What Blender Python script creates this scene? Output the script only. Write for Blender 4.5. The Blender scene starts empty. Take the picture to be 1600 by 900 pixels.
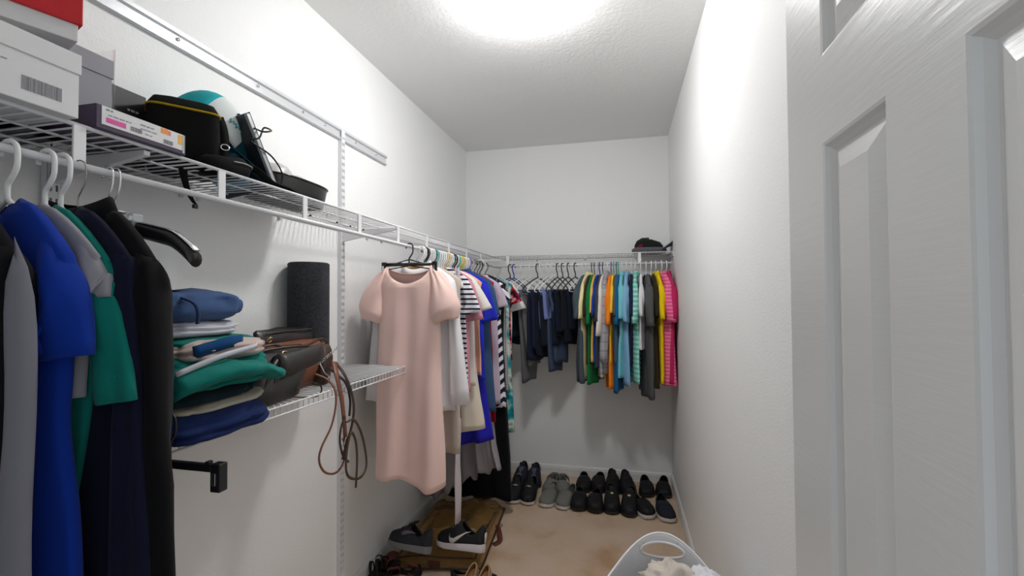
import bpy, math, random
import numpy as np
from mathutils import Vector, Matrix, noise

# ------------------------------------------------------------------ camera, world, light, exposure
SC = bpy.context.scene
COL = SC.collection
PI = math.pi
F_PX = 726.99
YAW, PITCH, ROLL = 0.23234, 0.02236, -0.00547
CZ = 1.4552                    # camera height above the carpet
XL, XR, YB, ZC = -1.3175, 0.3678, 3.8501, 2.74
YF = 0.0                       # inner face of the entry wall
SHX = XL + 0.305               # front edge of the left shelves
RODX = XL + 0.318
def cam_axes():
    f = Vector((-math.sin(YAW)*math.cos(PITCH), math.cos(YAW)*math.cos(PITCH), math.sin(PITCH)))
    r = Vector((math.cos(YAW), math.sin(YAW), 0)); u = r.cross(f)
    r2 = math.cos(ROLL)*r + math.sin(ROLL)*u
    u2 = -math.sin(ROLL)*r + math.cos(ROLL)*u
    return r2, u2, f
AX = cam_axes()
def P(u, v, x=None, y=None, z=None):
    """point of the room that pixel (u, v) of the 1600x900 photo shows on a given plane"""
    d = (u-800)/F_PX*AX[0] + (450-v)/F_PX*AX[1] + AX[2]
    if x is not None: k = x/d.x
    elif y is not None: k = y/d.y
    else: k = (z-CZ)/d.z
    return Vector((0, 0, CZ)) + d*k

cam = bpy.data.cameras.new('camera'); cam.sensor_width = 36; cam.lens = F_PX/1600*36
cam.clip_start = 0.02
co = bpy.data.objects.new('camera', cam); COL.objects.link(co); SC.camera = co
m = Matrix((AX[0], AX[1], -AX[2])).transposed().to_4x4(); m.translation = (0, 0, CZ)
co.matrix_world = m

SC.view_settings.view_transform = 'Standard'; SC.view_settings.look = 'None'
SC.view_settings.exposure = 0.78; SC.view_settings.gamma = 1; SC.view_settings.use_curve_mapping = False
W = bpy.data.worlds.new('world'); SC.world = W; W.use_nodes = True
W.node_tree.nodes['Background'].inputs[0].default_value = (0.86, 0.93, 1.0, 1)
W.node_tree.nodes['Background'].inputs[1].default_value = .42
LAMP_POS = (-0.40, 1.895, ZC)
LAMP_STRENGTH = 58.0

# ------------------------------------------------------------------ materials
MATS = {}
def principled(name, col, rough=.6, metal=0, **kw):
    if name in MATS: return MATS[name]
    M = bpy.data.materials.new(name); M.use_nodes = True
    b = M.node_tree.nodes['Principled BSDF']
    b.inputs['Base Color'].default_value = (*col, 1); b.inputs['Roughness'].default_value = rough
    b.inputs['Metallic'].default_value = metal
    for k, v in kw.items(): b.inputs[k.replace('_', ' ')].default_value = v
    MATS[name] = M
    return M
def bump(M, scale, strength, dist=.002, detail=3, stretch=None, tex='NOISE'):
    nt = M.node_tree; b = nt.nodes['Principled BSDF']
    tc = nt.nodes.new('ShaderNodeTexCoord'); mp = nt.nodes.new('ShaderNodeMapping')
    if stretch: mp.inputs['Scale'].default_value = stretch
    nt.links.new(tc.outputs['Object'], mp.inputs[0])
    if tex == 'NOISE':
        n = nt.nodes.new('ShaderNodeTexNoise'); n.inputs['Scale'].default_value = scale; n.inputs['Detail'].default_value = detail
        out = n.outputs['Fac']
    else:
        n = nt.nodes.new('ShaderNodeTexVoronoi'); n.inputs['Scale'].default_value = scale; out = n.outputs['Distance']
    nt.links.new(mp.outputs[0], n.inputs['Vector'])
    bp = nt.nodes.new('ShaderNodeBump'); bp.inputs['Strength'].default_value = strength; bp.inputs['Distance'].default_value = dist
    nt.links.new(out, bp.inputs['Height']); nt.links.new(bp.outputs[0], b.inputs['Normal'])
    return M
def vary(M, cols, scale, detail=3, lo=.35, hi=.65, stretch=None):
    """base colour mottled between the given colours"""
    nt = M.node_tree; b = nt.nodes['Principled BSDF']
    tc = nt.nodes.new('ShaderNodeTexCoord'); mp = nt.nodes.new('ShaderNodeMapping')
    if stretch: mp.inputs['Scale'].default_value = stretch
    n = nt.nodes.new('ShaderNodeTexNoise'); n.inputs['Scale'].default_value = scale; n.inputs['Detail'].default_value = detail
    r = nt.nodes.new('ShaderNodeValToRGB')
    nt.links.new(tc.outputs['Object'], mp.inputs[0]); nt.links.new(mp.outputs[0], n.inputs['Vector']); nt.links.new(n.outputs['Fac'], r.inputs[0])
    el = r.color_ramp.elements
    while len(el) < len(cols): el.new(.5)
    for i, c in enumerate(cols):
        el[i].position = lo+(hi-lo)*i/max(1, len(cols)-1); el[i].color = (*c, 1)
    nt.links.new(r.outputs[0], b.inputs['Base Color'])
    return M
def cloth(name, col, pattern=None, col2=None, f=60., thr=.5, rough=.92, weave=500, g=None, sheen=.05):
    if name in MATS: return MATS[name]
    M = principled(name, col, rough)
    nt = M.node_tree; N = nt.nodes; Lk = nt.links; b = N['Principled BSDF']
    b.inputs['Sheen Weight'].default_value = sheen; b.inputs['Specular IOR Level'].default_value = .2
    bump(M, weave, .25, .0006, 2)
    if pattern:
        tc = N.new('ShaderNodeTexCoord'); sp = N.new('ShaderNodeSeparateXYZ'); Lk.new(tc.outputs['Object'], sp.inputs[0])
        def math_(op, a, bb=None):
            q = N.new('ShaderNodeMath'); q.operation = op
            for i, s in enumerate((a, bb)):
                if s is None: continue
                if isinstance(s, (int, float)): q.inputs[i].default_value = s
                else: Lk.new(s, q.inputs[i])
            return q.outputs[0]
        X, Z = sp.outputs[0], sp.outputs[2]
        frac = lambda a, k: math_('FRACT', math_('MULTIPLY', a, k))
        if pattern == 'hstripe': fac = math_('LESS_THAN', frac(Z, f), thr)
        elif pattern == 'vstripe': fac = math_('LESS_THAN', frac(X, f), thr)
        elif pattern == 'plaid':
            fac = math_('MULTIPLY', math_('ADD', math_('LESS_THAN', frac(Z, f), thr), math_('LESS_THAN', frac(X, f), thr)), .5)
        elif pattern == 'chevron':
            tri = math_('ABSOLUTE', math_('SUBTRACT', frac(X, g or 12), .5))
            fac = math_('LESS_THAN', math_('FRACT', math_('ADD', math_('MULTIPLY', Z, f), math_('MULTIPLY', tri, 1.3))), thr)
        mx = N.new('ShaderNodeMix'); mx.data_type = 'RGBA'
        Lk.new(fac, mx.inputs[0]); mx.inputs[6].default_value = (*col, 1); mx.inputs[7].default_value = (*col2, 1)
        Lk.new(mx.outputs[2], b.inputs['Base Color'])
    return M
def rgb(r, g, b):
    f = lambda c: ((c/255+.055)/1.055)**2.4 if c > 10 else c/255/12.92
    return (f(r), f(g), f(b))

m_wall = bump(principled('wall_paint', (.92, .925, .92), .55), 150, .30, .0028, 4)
m_wall.node_tree.nodes['Principled BSDF'].inputs['Specular IOR Level'].default_value = .3
m_ceil = bump(principled('ceiling_texture', (.92, .925, .92), .8), 60, .45, .004, 5)
m_trim = principled('trim_paint', (.80, .80, .79), .35)
m_door = bump(principled('door_gloss_paint', (.74, .74, .73), .30), 9, .10, .004, 3, (1, 1.2, 14))
m_carpet = bump(vary(principled('carpet', (.5, .4, .3), 1), [rgb(200, 164, 128), rgb(222, 194, 166), rgb(226, 202, 180)], 3.2, 6, .3, .62), 380, .9, .006, 3)
m_white = principled('white_coated_wire', (.82, .82, .84), .3)
m_track = principled('white_steel_track', (.70, .71, .73), .30, .2)
m_dark = principled('dark_gap', (.015, .015, .018), .9)
m_chrome = principled('chrome', (.8, .8, .82), .15, 1)
m_gold = principled('brass', (.75, .52, .22), .25, 1)
m_wplastic = principled('white_plastic', (.86, .86, .88), .32)
m_bplastic = principled('black_plastic', (.012, .012, .014), .3)
m_wood = vary(principled('hanger_wood', (.6, .4, .2), .4), [rgb(196, 146, 88), rgb(222, 178, 120)], 14, 3, .3, .7, (1, 8, 8))

# ------------------------------------------------------------------ mesh builder
class MB:
    def __init__(s, M=None): s.v = []; s.f = []; s.M = M or Matrix()
    def add(s, vs, fs):
        o = len(s.v); s.v += [s.M @ Vector(p) for p in vs]; s.f += [tuple(i+o for i in f) for f in fs]
    def box(s, a, b, R=None):
        x0, y0, z0 = a; x1, y1, z1 = b
        vs = [(x, y, z) for z in (z0, z1) for y in (y0, y1) for x in (x0, x1)]
        if R: vs = [R @ Vector(p) for p in vs]
        s.add(vs, [(0, 2, 3, 1), (4, 5, 7, 6), (0, 1, 5, 4), (2, 6, 7, 3), (0, 4, 6, 2), (1, 3, 7, 5)])
    def quad(s, a, b, c, d): s.add([a, b, c, d], [(0, 1, 2, 3)])
    def rings(s, rings, cap0=False, cap1=False, closed=True):
        n = len(rings[0]); vs = [p for r in rings for p in r]; fs = []
        for i in range(len(rings)-1):
            for j in range(n if closed else n-1):
                k = (j+1) % n
                fs.append((i*n+j, i*n+k, (i+1)*n+k, (i+1)*n+j))
        if cap0: fs.append(tuple(range(n-1, -1, -1)))
        if cap1: fs.append(tuple((len(rings)-1)*n+j for j in range(n)))
        s.add(vs, fs)
    def tube(s, pts, r, seg=8, closed=False, flat=None, up=(0, 0, 1)):
        """round tube, or with flat=(half width, half thickness) a strap whose width lies along the hint"""
        pts = [Vector(p) for p in pts]; n = len(pts); rr = []
        prev = None
        for i, p in enumerate(pts):
            if closed: t = pts[(i+1) % n]-pts[i-1]
            else: t = pts[min(i+1, n-1)]-pts[max(i-1, 0)]
            if t.length < 1e-9: t = Vector((0, 0, 1))
            t.normalize()
            if prev is None or flat:
                h = Vector(up) if prev is None or not flat else Vector(up)
                if abs(h.dot(t)) > .97: h = prev if (prev is not None and abs(prev.dot(t)) < .97) else Vector((1, 0, 0)) if abs(t.x) < .9 else Vector((0, 1, 0))
            else: h = prev
            a = (h-t*h.dot(t)).normalized(); b = t.cross(a); prev = a
            ri = r[i] if isinstance(r, (list, tuple)) else r
            if flat: rr.append([p+a*flat[0]*sx+b*flat[1]*sy for sx, sy in ((-1, -1), (1, -1), (1, 1), (-1, 1))])
            else: rr.append([p+a*ri*math.cos(2*PI*k/seg)+b*ri*math.sin(2*PI*k/seg) for k in range(seg)])
        if closed: rr.append(rr[0]); s.rings(rr)
        else: s.rings(rr, True, True)
    def cyl(s, a, b, r, seg=24): s.tube([a, b], r, seg)
    def lathe(s, prof, seg=32, c=(0, 0, 0)):
        s.rings([[Vector((c[0]+r*math.cos(2*PI*k/seg), c[1]+r*math.sin(2*PI*k/seg), c[2]+z)) for k in range(seg)] for r, z in prof])
def spline(pts, n=8):
    """smooth curve through the given points"""
    p = [Vector(q) for q in pts]; p = [p[0]*2-p[1]]+p+[p[-1]*2-p[-2]]; out = []
    for i in range(1, len(p)-2):
        for k in range(n):
            t = k/n; a, b, c, d = p[i-1:i+3]
            out.append(.5*((2*b)+(c-a)*t+(2*a-5*b+4*c-d)*t*t+(3*b-a-3*c+d)*t**3))
    out.append(p[-2]); return out
def obj(name, mb, mat, parent=None, smooth=True, bevel=0, solid=0, loc=None, rz=0, angle=None):
    me = bpy.data.meshes.new(name); me.from_pydata([tuple(v) for v in mb.v], [], mb.f); me.validate(); me.update()
    me.materials.append(mat)
    if smooth: me.polygons.foreach_set('use_smooth', [True]*len(me.polygons))
    if smooth and angle:
        me.set_sharp_from_angle(angle=angle)
    o = bpy.data.objects.new(name, me); COL.objects.link(o)
    if loc is not None: o.location = loc
    o.rotation_euler = (0, 0, rz)
    if parent: o.parent = parent
    if solid:
        md = o.modifiers.new('solid', 'SOLIDIFY'); md.thickness = solid; md.offset = 0
    if bevel:
        md = o.modifiers.new('bevel', 'BEVEL'); md.width = bevel; md.segments = 2; md.limit_method = 'ANGLE'
    return o
def tag(o, label, cat, group=None):
    o['label'] = label; o['category'] = cat
    if group: o['group'] = group
    return o
def thing(name, label, cat, loc=(0, 0, 0), rz=0, group=None):
    o = bpy.data.objects.new(name, None); COL.objects.link(o); o.empty_display_size = .05
    o.location = loc; o.rotation_euler = (0, 0, rz)
    return tag(o, label, cat, group)
def struct(name, mb, mat, parent=None, **k):
    o = obj(name, mb, mat, parent, smooth=False, **k)
    if not parent: o['kind'] = 'structure'
    return o
def dup(root, loc, rz, label, group=None):
    r = root.copy(); COL.objects.link(r); r.location = loc; r.rotation_euler = (0, 0, rz); r['label'] = label
    if group: r['group'] = group
    for ch in list(root.children):
        c = ch.copy(); COL.objects.link(c); c.parent = r
        for g in list(ch.children):
            d = g.copy(); COL.objects.link(d); d.parent = c
    return r
def nz(x, y=0., z=0.): return noise.noise(Vector((x, y, z)))

# ------------------------------------------------------------------ the room
T = .1
b = MB(); b.box((XL-T, YF-T, -T), (XR+T, YB+T, 0)); struct('floor', b, m_carpet)
b = MB(); b.box((XL-T, YF-T, ZC), (XR+T, YB+T, ZC+T)); struct('ceiling', b, m_ceil)
b = MB(); b.box((XL-T, YF-T, 0), (XL, YB+T, ZC)); struct('wall_left', b, m_wall)
b = MB(); b.box((XR, YF-T, 0), (XR+T, YB+T, ZC)); struct('wall_right', b, m_wall)
b = MB(); b.box((XL, YB, 0), (XR, YB+T, ZC)); struct('wall_back', b, m_wall)
DX0, DX1, DH = -.46, .285, 2.15          # doorway the camera stands in
b = MB(); b.box((XL, YF-T, 0), (DX0, YF, ZC)); b.box((DX1, YF-T, 0), (XR, YF, ZC)); b.box((DX0, YF-T, DH), (DX1, YF, ZC)); struct('wall_front', b, m_wall)
def baseboard(name, a, c, nrm):
    a, c, nrm = Vector(a), Vector(c), Vector(nrm); b = MB()
    prof = [(0, 0), (.014, 0), (.014, .058), (.011, .066), (.011, .072), (.005, .083), (0, .083)]
    b.rings([[q+nrm*d+Vector((0, 0, h)) for d, h in prof] for q in (a, c)], True, True); struct(name, b, m_trim)
baseboard('baseboard_left', (XL, YF, 0), (XL, YB, 0), (1, 0, 0))
baseboard('baseboard_right', (XR, YF+.9, 0), (XR, YB, 0), (-1, 0, 0))
baseboard('baseboard_back', (XL, YB, 0), (XR, YB, 0), (0, -1, 0))
b = MB()
for x0, x1 in ((DX0-.06, DX0), (DX1, DX1+.06)): b.box((x0, YF, 0), (x1, YF+.016, DH+.06))
b.box((DX0-.06, YF, DH), (DX1+.06, YF+.016, DH+.06)); struct('trim_1', b, m_trim, bevel=.004)

# six-panel door folded back against the right wall
def build_door():
    c, th = .280, .034; y0, y1, zt = .157, .881, 2.13
    st, pw, mid = .138, .164, .12
    ya = [y0, y0+st, y0+st+pw, y0+st+pw+mid, y1-st, y1]
    za = [.012, .25, .80, .96, 1.673, 1.797, 2.02, zt]
    b = MB()
    for i in range(5):
        for k in range(7):
            p0, p1, q0, q1 = ya[i], ya[i+1], za[k], za[k+1]
            if i in (1, 3) and k in (1, 3, 5):
                def ring(m_, d): return [(c+d, p0+m_, q0+m_), (c+d, p1-m_, q0+m_), (c+d, p1-m_, q1-m_), (c+d, p0+m_, q1-m_)]
                rs = [ring(0, 0), ring(.004, .0015), ring(.008, .007), ring(.015, .012), ring(.018, .012), ring(.046, .0025), ring(.048, .0025)]
                b.rings([[Vector(p) for p in r] for r in rs], False, True)
            else: b.quad((c, p0, q0), (c, p1, q0), (c, p1, q1), (c, p0, q1))
    z0 = za[0]
    b.quad((c, y0, z0), (c+th, y0, z0), (c+th, y0, zt), (c, y0, zt)); b.quad((c, y1, z0), (c, y1, zt), (c+th, y1, zt), (c+th, y1, z0))
    b.quad((c+th, y0, z0), (c+th, y1, z0), (c+th, y1, zt), (c+th, y0, zt)); b.quad((c, y0, zt), (c+th, y0, zt), (c+th, y1, zt), (c, y1, zt)); b.quad((c, y0, z0), (c, y1, z0), (c+th, y1, z0), (c+th, y0, z0))
    d = struct('door_1', b, m_door)
    k = MB(); k.M = Matrix.Translation((c, y1-.06, .93)) @ Matrix.Rotation(-PI/2, 4, 'Y')
    k.lathe([(0, 0), (.03, 0), (.03, .006), (.012, .01), (.011, .035), (.025, .045), (.029, .058), (.022, .068), (0, .071)], 28)
    obj('door_knob', k, m_chrome, d)
    for hz in (.3, 1.1, 1.9):
        h = MB(); h.cyl((c-.004, y0-.006, hz-.045), (c-.004, y0-.006, hz+.045), .006, 12); obj('hinge', h, m_chrome, d)
build_door()

# ceiling light, just above the photo's top edge
def ceiling_light():
    t = thing('ceiling_light', 'round white flush ceiling light glowing on the closet ceiling', 'ceiling light', LAMP_POS)
    b = MB(); b.lathe([(0, 0), (.124, 0), (.129, -.008), (.124, -.02), (.117, -.022)], 48); obj('base_ring', b, m_wplastic, t)
    M = principled('lamp_diffuser', (.95, .95, .95), .4)
    M.node_tree.nodes['Principled BSDF'].inputs['Emission Color'].default_value = (1, .995, .985, 1)
    M.node_tree.nodes['Principled BSDF'].inputs['Emission Strength'].default_value = LAMP_STRENGTH
    b = MB(); b.lathe([(.115*math.cos(a), -.02-.085*math.sin(a)) for a in [i*PI/2/10 for i in range(11)]], 48); obj('diffuser', b, M, t)
ceiling_light()

# ------------------------------------------------------------------ shelving
def hang_track():
    y0, y1 = .06, 2.415; z0, z1 = 2.222, 2.276
    t = thing('hang_track', 'long white metal hang track screwed high along the left wall', 'shelf track', (XL, 0, 0))
    prof = [(0, z0), (.010, z0), (.014, z0+.003), (.014, z0+.009), (.007, z0+.013), (.007, z1-.016), (.016, z1-.012), (.016, z1), (.011, z1), (.011, z1-.004), (0, z1-.004)]
    b = MB(); b.rings([[Vector((x, y, z)) for x, z in prof] for y in (y0, y1)], True, True); obj('channel', b, m_track, t, smooth=False)
    for y in (.4, .8, 1.13, 1.45, 1.7, 1.85, 2.1, 2.3):
        s = MB(); s.cyl((.006, y, z0+.028), (.011, y, z0+.028), .0055, 12); obj('screw', s, m_chrome, t)
hang_track()
def standard(y, label):
    t = thing('shelf_standard', label, 'shelf upright', (XL, y, 0), group='slotted uprights on the left wall')
    w, d, z0, z1 = .028, .019, .16, 2.262
    b = MB()
    for sy in (-w/2, w/2): b.box((.001, sy-.001, z0), (d, sy+.001, z1))
    b.box((.0005, -w/2, z0), (.0015, w/2, z1))
    cols = [(-w/2, -.0085), (-.0035, .0035), (.0085, w/2)]
    for a, c in cols: b.box((d-.0012, a, z0), (d, c, z1))
    n = int((z1-z0)/.032)
    for i in range(n+1):
        zz = z0+i*.032
        for a, c in ((-.0085, -.0035), (.0035, .0085)): b.box((d-.0012, a, zz), (d, c, min(zz+.017, z1)))
    obj('channel', b, m_white, t, smooth=False)
    hk = MB(); hk.box((.012, -w/2-.001, z1-.03), (.02, w/2+.001, z1+.008)); obj('hook_plate', hk, m_white, t, bevel=.002, smooth=False)
standard(1.978, 'slotted white upright between the grey foam roller and the pink dress')
standard(.812, 'slotted white upright behind the black coat at left')
def wire_shelf(name, label, loc, rz, L, depth, rod, conn=(), brackets=(), clips=(), lip=.03, step=.0254, cut0=0):
    t = thing(name, label, 'wire shelf', loc, rz)
    b = MB(); n = int(L/step)
    for i in range(n+1):
        y = i*step
        pts = [(.004, y, 0), (depth-.004, y, 0)]
        if not rod: pts += [(depth-.001, y, -.002), (depth, y, -.005), (depth, y, -lip)]
        b.tube(pts, .0021, 6, up=(0, 1, 0))
    obj('deck_wires', b, m_white, t)
    for nm, x, z, r in (('back_rail', .006, -.004, .003), ('middle_rail', depth*.36, -.004, .0028), ('middle_rail', depth*.70, -.004, .0028), ('front_rail', depth+(0 if rod else .003), -.001 if rod else -.004, .0045 if rod else .003)):
        q = MB(); q.cyl((x, -.004, z), (x, L+.004, z), r, 8); obj(nm, q, m_white, t)
    if rod:
        q = MB(); q.cyl((depth+.012, 0, -.082), (depth+.012, L, -.082), .0075, 14); obj('hanging_rod', q, m_white, t)
        for y in conn:
            q = MB(); q.box((depth-.001, y-.011, -.082), (depth+.004, y+.011, .001)); obj('rod_connector', q, m_white, t, smooth=False, bevel=.001)
    else:
        q = MB(); q.cyl((depth+.002, -.004, -lip), (depth+.002, L+.004, -lip), .003, 8); obj('lip_rail', q, m_white, t)
    for y in brackets:
        q = MB(); h = .062 if rod else .05
        prof = [(.019, -.005), (depth-.01, -.005), (depth-.01, -.016), (.019, -h)]
        q.rings([[Vector((x, y+s, z)) for x, z in prof] for s in (-.007, .007)], True, True); obj('bracket', q, m_white, t, smooth=False, bevel=.001)
    for y in clips:
        q = MB(); q.box((0, y-.006, -.022), (.006, y+.006, .006)); q.cyl((.0, y, -.014), (.009, y, -.014), .006, 12); obj('wall_clip', q, m_white, t)
    return t
SZ = 1.793
conn = [.345+.3265*i for i in range(11)]
wire_shelf('wire_shelf', 'long white wire shelf with hanging rod along the left wall, boxes on top', (XL, .02, SZ), 0, YB-.03-.02, .305, True, [c-.02 for c in conn if c < 3.4], (.792, 1.958), (.35, 1.13, 1.19, 1.55, 2.2, 2.35, 2.9, 3.4))
wire_shelf('wire_shelf', 'short white wire shelf with hanging rod across the back wall', (SHX+.02, YB, SZ-.004), -PI/2, XR-SHX-.03, .305, True, [.12, 1.12], (), (.3, .7, 1.1))
wire_shelf('wire_shelf', 'lower white wire shelf with a lipped edge holding folded scrubs and handbags', (XL, .80, 1.140), 0, 1.225, .318, False, (), (.012, 1.178), (.3, .8))
# solid end plate where the back shelf meets the right wall
b = MB(); b.box((-.006, 0, -.032), (0, .30, .003)); b.box((-.012, .28, -.095), (0, .305, .003))
tag(obj('shelf_end_bracket', b, m_white, smooth=False, bevel=.001, loc=(XR-.001, YB-.31, SZ-.004)), 'white end bracket of the back shelf screwed to the right wall', 'bracket')
# small wire hooks hanging under the left shelf
hk = None
for i, (u, v) in enumerate(((472, 352), (514, 345), (535, 350), (556, 352))):
    p = P(u, v, x=XL+.20); lab = 'small dark-tipped wire hook under the left shelf, %s of four from the left' % ('first', 'second', 'third', 'last')[i]
    if hk is None:
        hk = thing('wire_hook', lab, 'hook', (p.x, p.y, SZ-.006), 0, 'wire hooks under the left shelf')
        q = MB(); q.tube(spline([(.012, 0, -.004), (.0, 0, .004), (-.012, 0, -.004), (-.004, .002, -.022), (.018, .004, -.032), (.03, .004, -.030)], 6), .0016, 8); obj('wire', q, m_chrome, hk)
        q = MB(); q.lathe([(0, -.004), (.003, -.003), (.004, 0), (.003, .003), (0, .004)], 10, (.031, .004, -.03)); obj('ball_tip', q, m_bplastic, hk)
    else: dup(hk, (p.x, p.y, SZ-.006), i*.15, lab)

# ------------------------------------------------------------------ hangers
m_hw = principled('hanger_white', (.84, .84, .84), .35); m_hb = principled('hanger_black', (.012, .012, .013), .35)
m_wire = principled('hanger_wire', (.35, .33, .30), .3, .9); m_hteal = principled('hanger_teal', rgb(60, 190, 180), .4)
m_hyel = principled('hanger_yellow', rgb(225, 205, 90), .4); m_hpurple = principled('hanger_purple', rgb(150, 100, 190), .4)
m_hblue = principled('hanger_blue', rgb(60, 70, 165), .4); m_hcream = principled('hanger_cream', rgb(225, 205, 160), .45)
HM = {'white': m_hw, 'black': m_hb, 'wire': m_wire, 'teal': m_hteal, 'yellow': m_hyel, 'purple': m_hpurple, 'blue': m_hblue, 'cream': m_hcream}
HPROTO = {}
HANG_MESH = {}
def hanger(kind, colour, loc, rz, label, group, w=.2, hh=1.0):
    """local x runs across the hanger; the rod passes through the hook at z = 0"""
    key = (kind, colour, w, hh)
    if key in HPROTO: return dup(HPROTO[key], loc, rz, label, group)
    t = thing('clothes_hanger', label, 'hanger', loc, rz, group); HPROTO[key] = t
    mt = HM.get(colour, m_hw)
    r = {'tube': .0042, 'wire': .0013, 'slim': .003, 'wood': .002, 'clip': .0036}[kind]
    R = .0078+r+.001
    q = MB()
    hook = [(-R-.004, 0, -.012), (-R-.001, 0, .0), (-R*.7, 0, R*.7), (0, 0, R), (R*.8, 0, R*.8), (R+.006, 0, 0), (R+.006, 0, -.03*hh), (R*.6, 0, -.05*hh), (0, 0, -.062*hh), (0, 0, -.09*hh)]
    q.tube(spline(hook, 4), r, 8); obj('hook', q, m_chrome if kind in ('wood',) else mt, t)
    q = MB(); z0 = -.085*hh
    if kind in ('tube', 'wire', 'slim'):
        pts = [(0, 0, z0), (w*.3, 0, z0-.02), (w*.75, 0, z0-.06), (w*.97, 0, z0-.088), (w, 0, z0-.10), (w*.96, 0, z0-.112), (w*.5, 0, z0-.115), (-w*.5, 0, z0-.115), (-w*.96, 0, z0-.112), (-w, 0, z0-.10), (-w*.97, 0, z0-.088), (-w*.75, 0, z0-.06), (-w*.3, 0, z0-.02), (0, 0, z0)]
        q.tube(spline(pts, 4), r*1.05 if kind == 'tube' else r, 8); obj('shoulder_bar', q, mt, t)
    elif kind == 'wood':
        rr = []
        for i in range(-12, 13):
            s = i/12; x = s*w; z = z0-.008-.085*abs(s)**1.5; h = .017-.006*abs(s); d = .007+.003*abs(s)
            rr.append([Vector((x, d*math.cos(a), z+h*math.sin(a))) for a in [2*PI*k/10 for k in range(10)]])
        q.rings(rr, True, True); obj('shoulder_bar', q, m_wood, t)
        q = MB(); q.cyl((-w*.88, 0, z0-.088), (w*.88, 0, z0-.088), .0055, 12); obj('trouser_bar', q, m_wood, t)
    else:
        q.box((-w, -.004, z0-.012), (w, .004, z0+.004)); q.tube([(-w*.8, 0, z0-.01), (0, 0, z0+.02), (w*.8, 0, z0-.01)], .003, 6)
        obj('shoulder_bar', q, mt, t)
        for sx in (-1, 1):
            c = MB(); c.box((sx*w*.97-.011, -.008, z0-.055), (sx*w*.97+.011, .008, z0+.008)); c.box((sx*w*.97-.007, -.012, z0-.05), (sx*w*.97+.007, .012, z0-.02))
            co_ = obj('clip', c, mt, t, smooth=False, bevel=.002)
            c = MB(); c.box((sx*w*.97-.004, -.0135, z0-.044), (sx*w*.97+.004, -.0115, z0-.010)); obj('clip_spring', c, m_chrome, co_, smooth=False)
    return t

# ------------------------------------------------------------------ garments
def sgn(a): return -1 if a < 0 else 1
def torso(b, L, wsh, whem, t, seed, neckw=.075, top=-.085, drop=.07, sf=.05, sb=.01, fold=.012, nf=5, hemw=.0, waist=None, N=22, n=48, hemd=0, lean=0):
    rows = []
    for k in range(6):
        f = k/5; rows.append((top-drop*f**1.35, neckw+(wsh-neckw)*f**.92, .012+(t-.012)*f, 0))
    zs = top-drop
    wa = waist or wsh*.9
    for k in range(1, N+1):
        s = k/N; z = zs+(-L-zs)*s
        w = wsh+(wa-wsh)*min(1, s/.25)**.7 if s < .25 else wa+(whem-wa)*((s-.25)/.75)
        rows.append((z, w, t, s))
    rs = []
    for z, w, tt, s in rows:
        r = []
        for j in range(n):
            a = 2*PI*j/n; cx, sx = math.cos(a), math.sin(a)
            x = w*sgn(cx)*abs(cx)**.75; y = tt*sgn(sx)*abs(sx)**.62
            q = x/max(w, .05)
            amp = fold*s**.6
            y += amp*(math.sin(nf*q*1.6+seed*1.7+s*.8)+.5*math.sin(nf*q*2.9+seed*3.1-s))+.006*nz(x*7, z*5, seed*3.3)*min(1, s*4+.2)
            x += .008*nz(z*6, seed*5.1, sgn(sx))*s + lean*s
            zz = z
            ins = abs(x) < neckw
            if ins and s < .3:
                d = sf if sx < 0 else sb
                zz = min(zz, top-d*(1-(x/neckw)**2)**.6)
            if s > .8: zz += (s-.8)/.2*(hemw*math.sin(nf*q*2+seed)+hemd*q)
            r.append(Vector((x, y, zz)))
        rs.append(r)
    b.rings(rs)
    return zs
def sleeve_mesh(side, wsh, zs, L, th, r0, r1, t, seed, puff=0, fold=.004, drop=.07, neckw=.075):
    """sleeve lofted between its shoulder edge (which carries on the shoulder slope) and its underarm edge"""
    b = MB(); n, N = 26, 16; rs = []
    sl = drop/(wsh-neckw)
    Te = Vector((wsh+.010+L*math.sin(th), 0, zs-L*math.cos(th)-.01)); pin = Vector((-math.cos(th), 0, -math.sin(th)*.6))
    Be = Te+pin*2*r1
    T = spline([(wsh-.055, 0, zs+.055*sl*.9), (wsh-.018, 0, zs+.15*drop), (wsh+.008+.02*math.sin(th), 0, zs-.035), (wsh+.010+L*.5*math.sin(th)*.9, 0, zs-L*.5), Te], 6)
    B = spline([(wsh*.80, 0, zs-.10), (wsh*.86, 0, zs-.14), (wsh*.90, 0, min(zs-.165, zs-.16)), tuple(Vector((wsh*.90, 0, zs-.165)).lerp(Be, .5)), Be], 6)
    m_ = len(T)-1
    for k in range(N+1):
        s = k/N; f = s*m_; i = min(int(f), m_-1); g = f-i
        tp = T[i].lerp(T[i+1], g); bt = B[i].lerp(B[i+1], g)
        c = (tp+bt)/2; u_ = (tp-bt)/2; tt = t*(.62+.38*min(1, s*3.5))*(1.0+.45*math.sin(PI*min(1, s*1.1)))
        r_ = []
        for q in range(n):
            a = 2*PI*q/n; ca = sgn(math.cos(a))*abs(math.cos(a))**.85; v = tt*sgn(math.sin(a))*abs(math.sin(a))**.8
            v += (fold*math.sin(ca*5+seed+s*4)+.006*nz(ca*1.5, s*6*L*3, seed))*min(1, s*3)
            p_ = c+u_*ca; r_.append(Vector((side*(p_.x+.005*nz(s*9*L*2, seed, 2.)*s), v, p_.z)))
        rs.append(r_)
    b.rings(rs)
    return b
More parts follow.
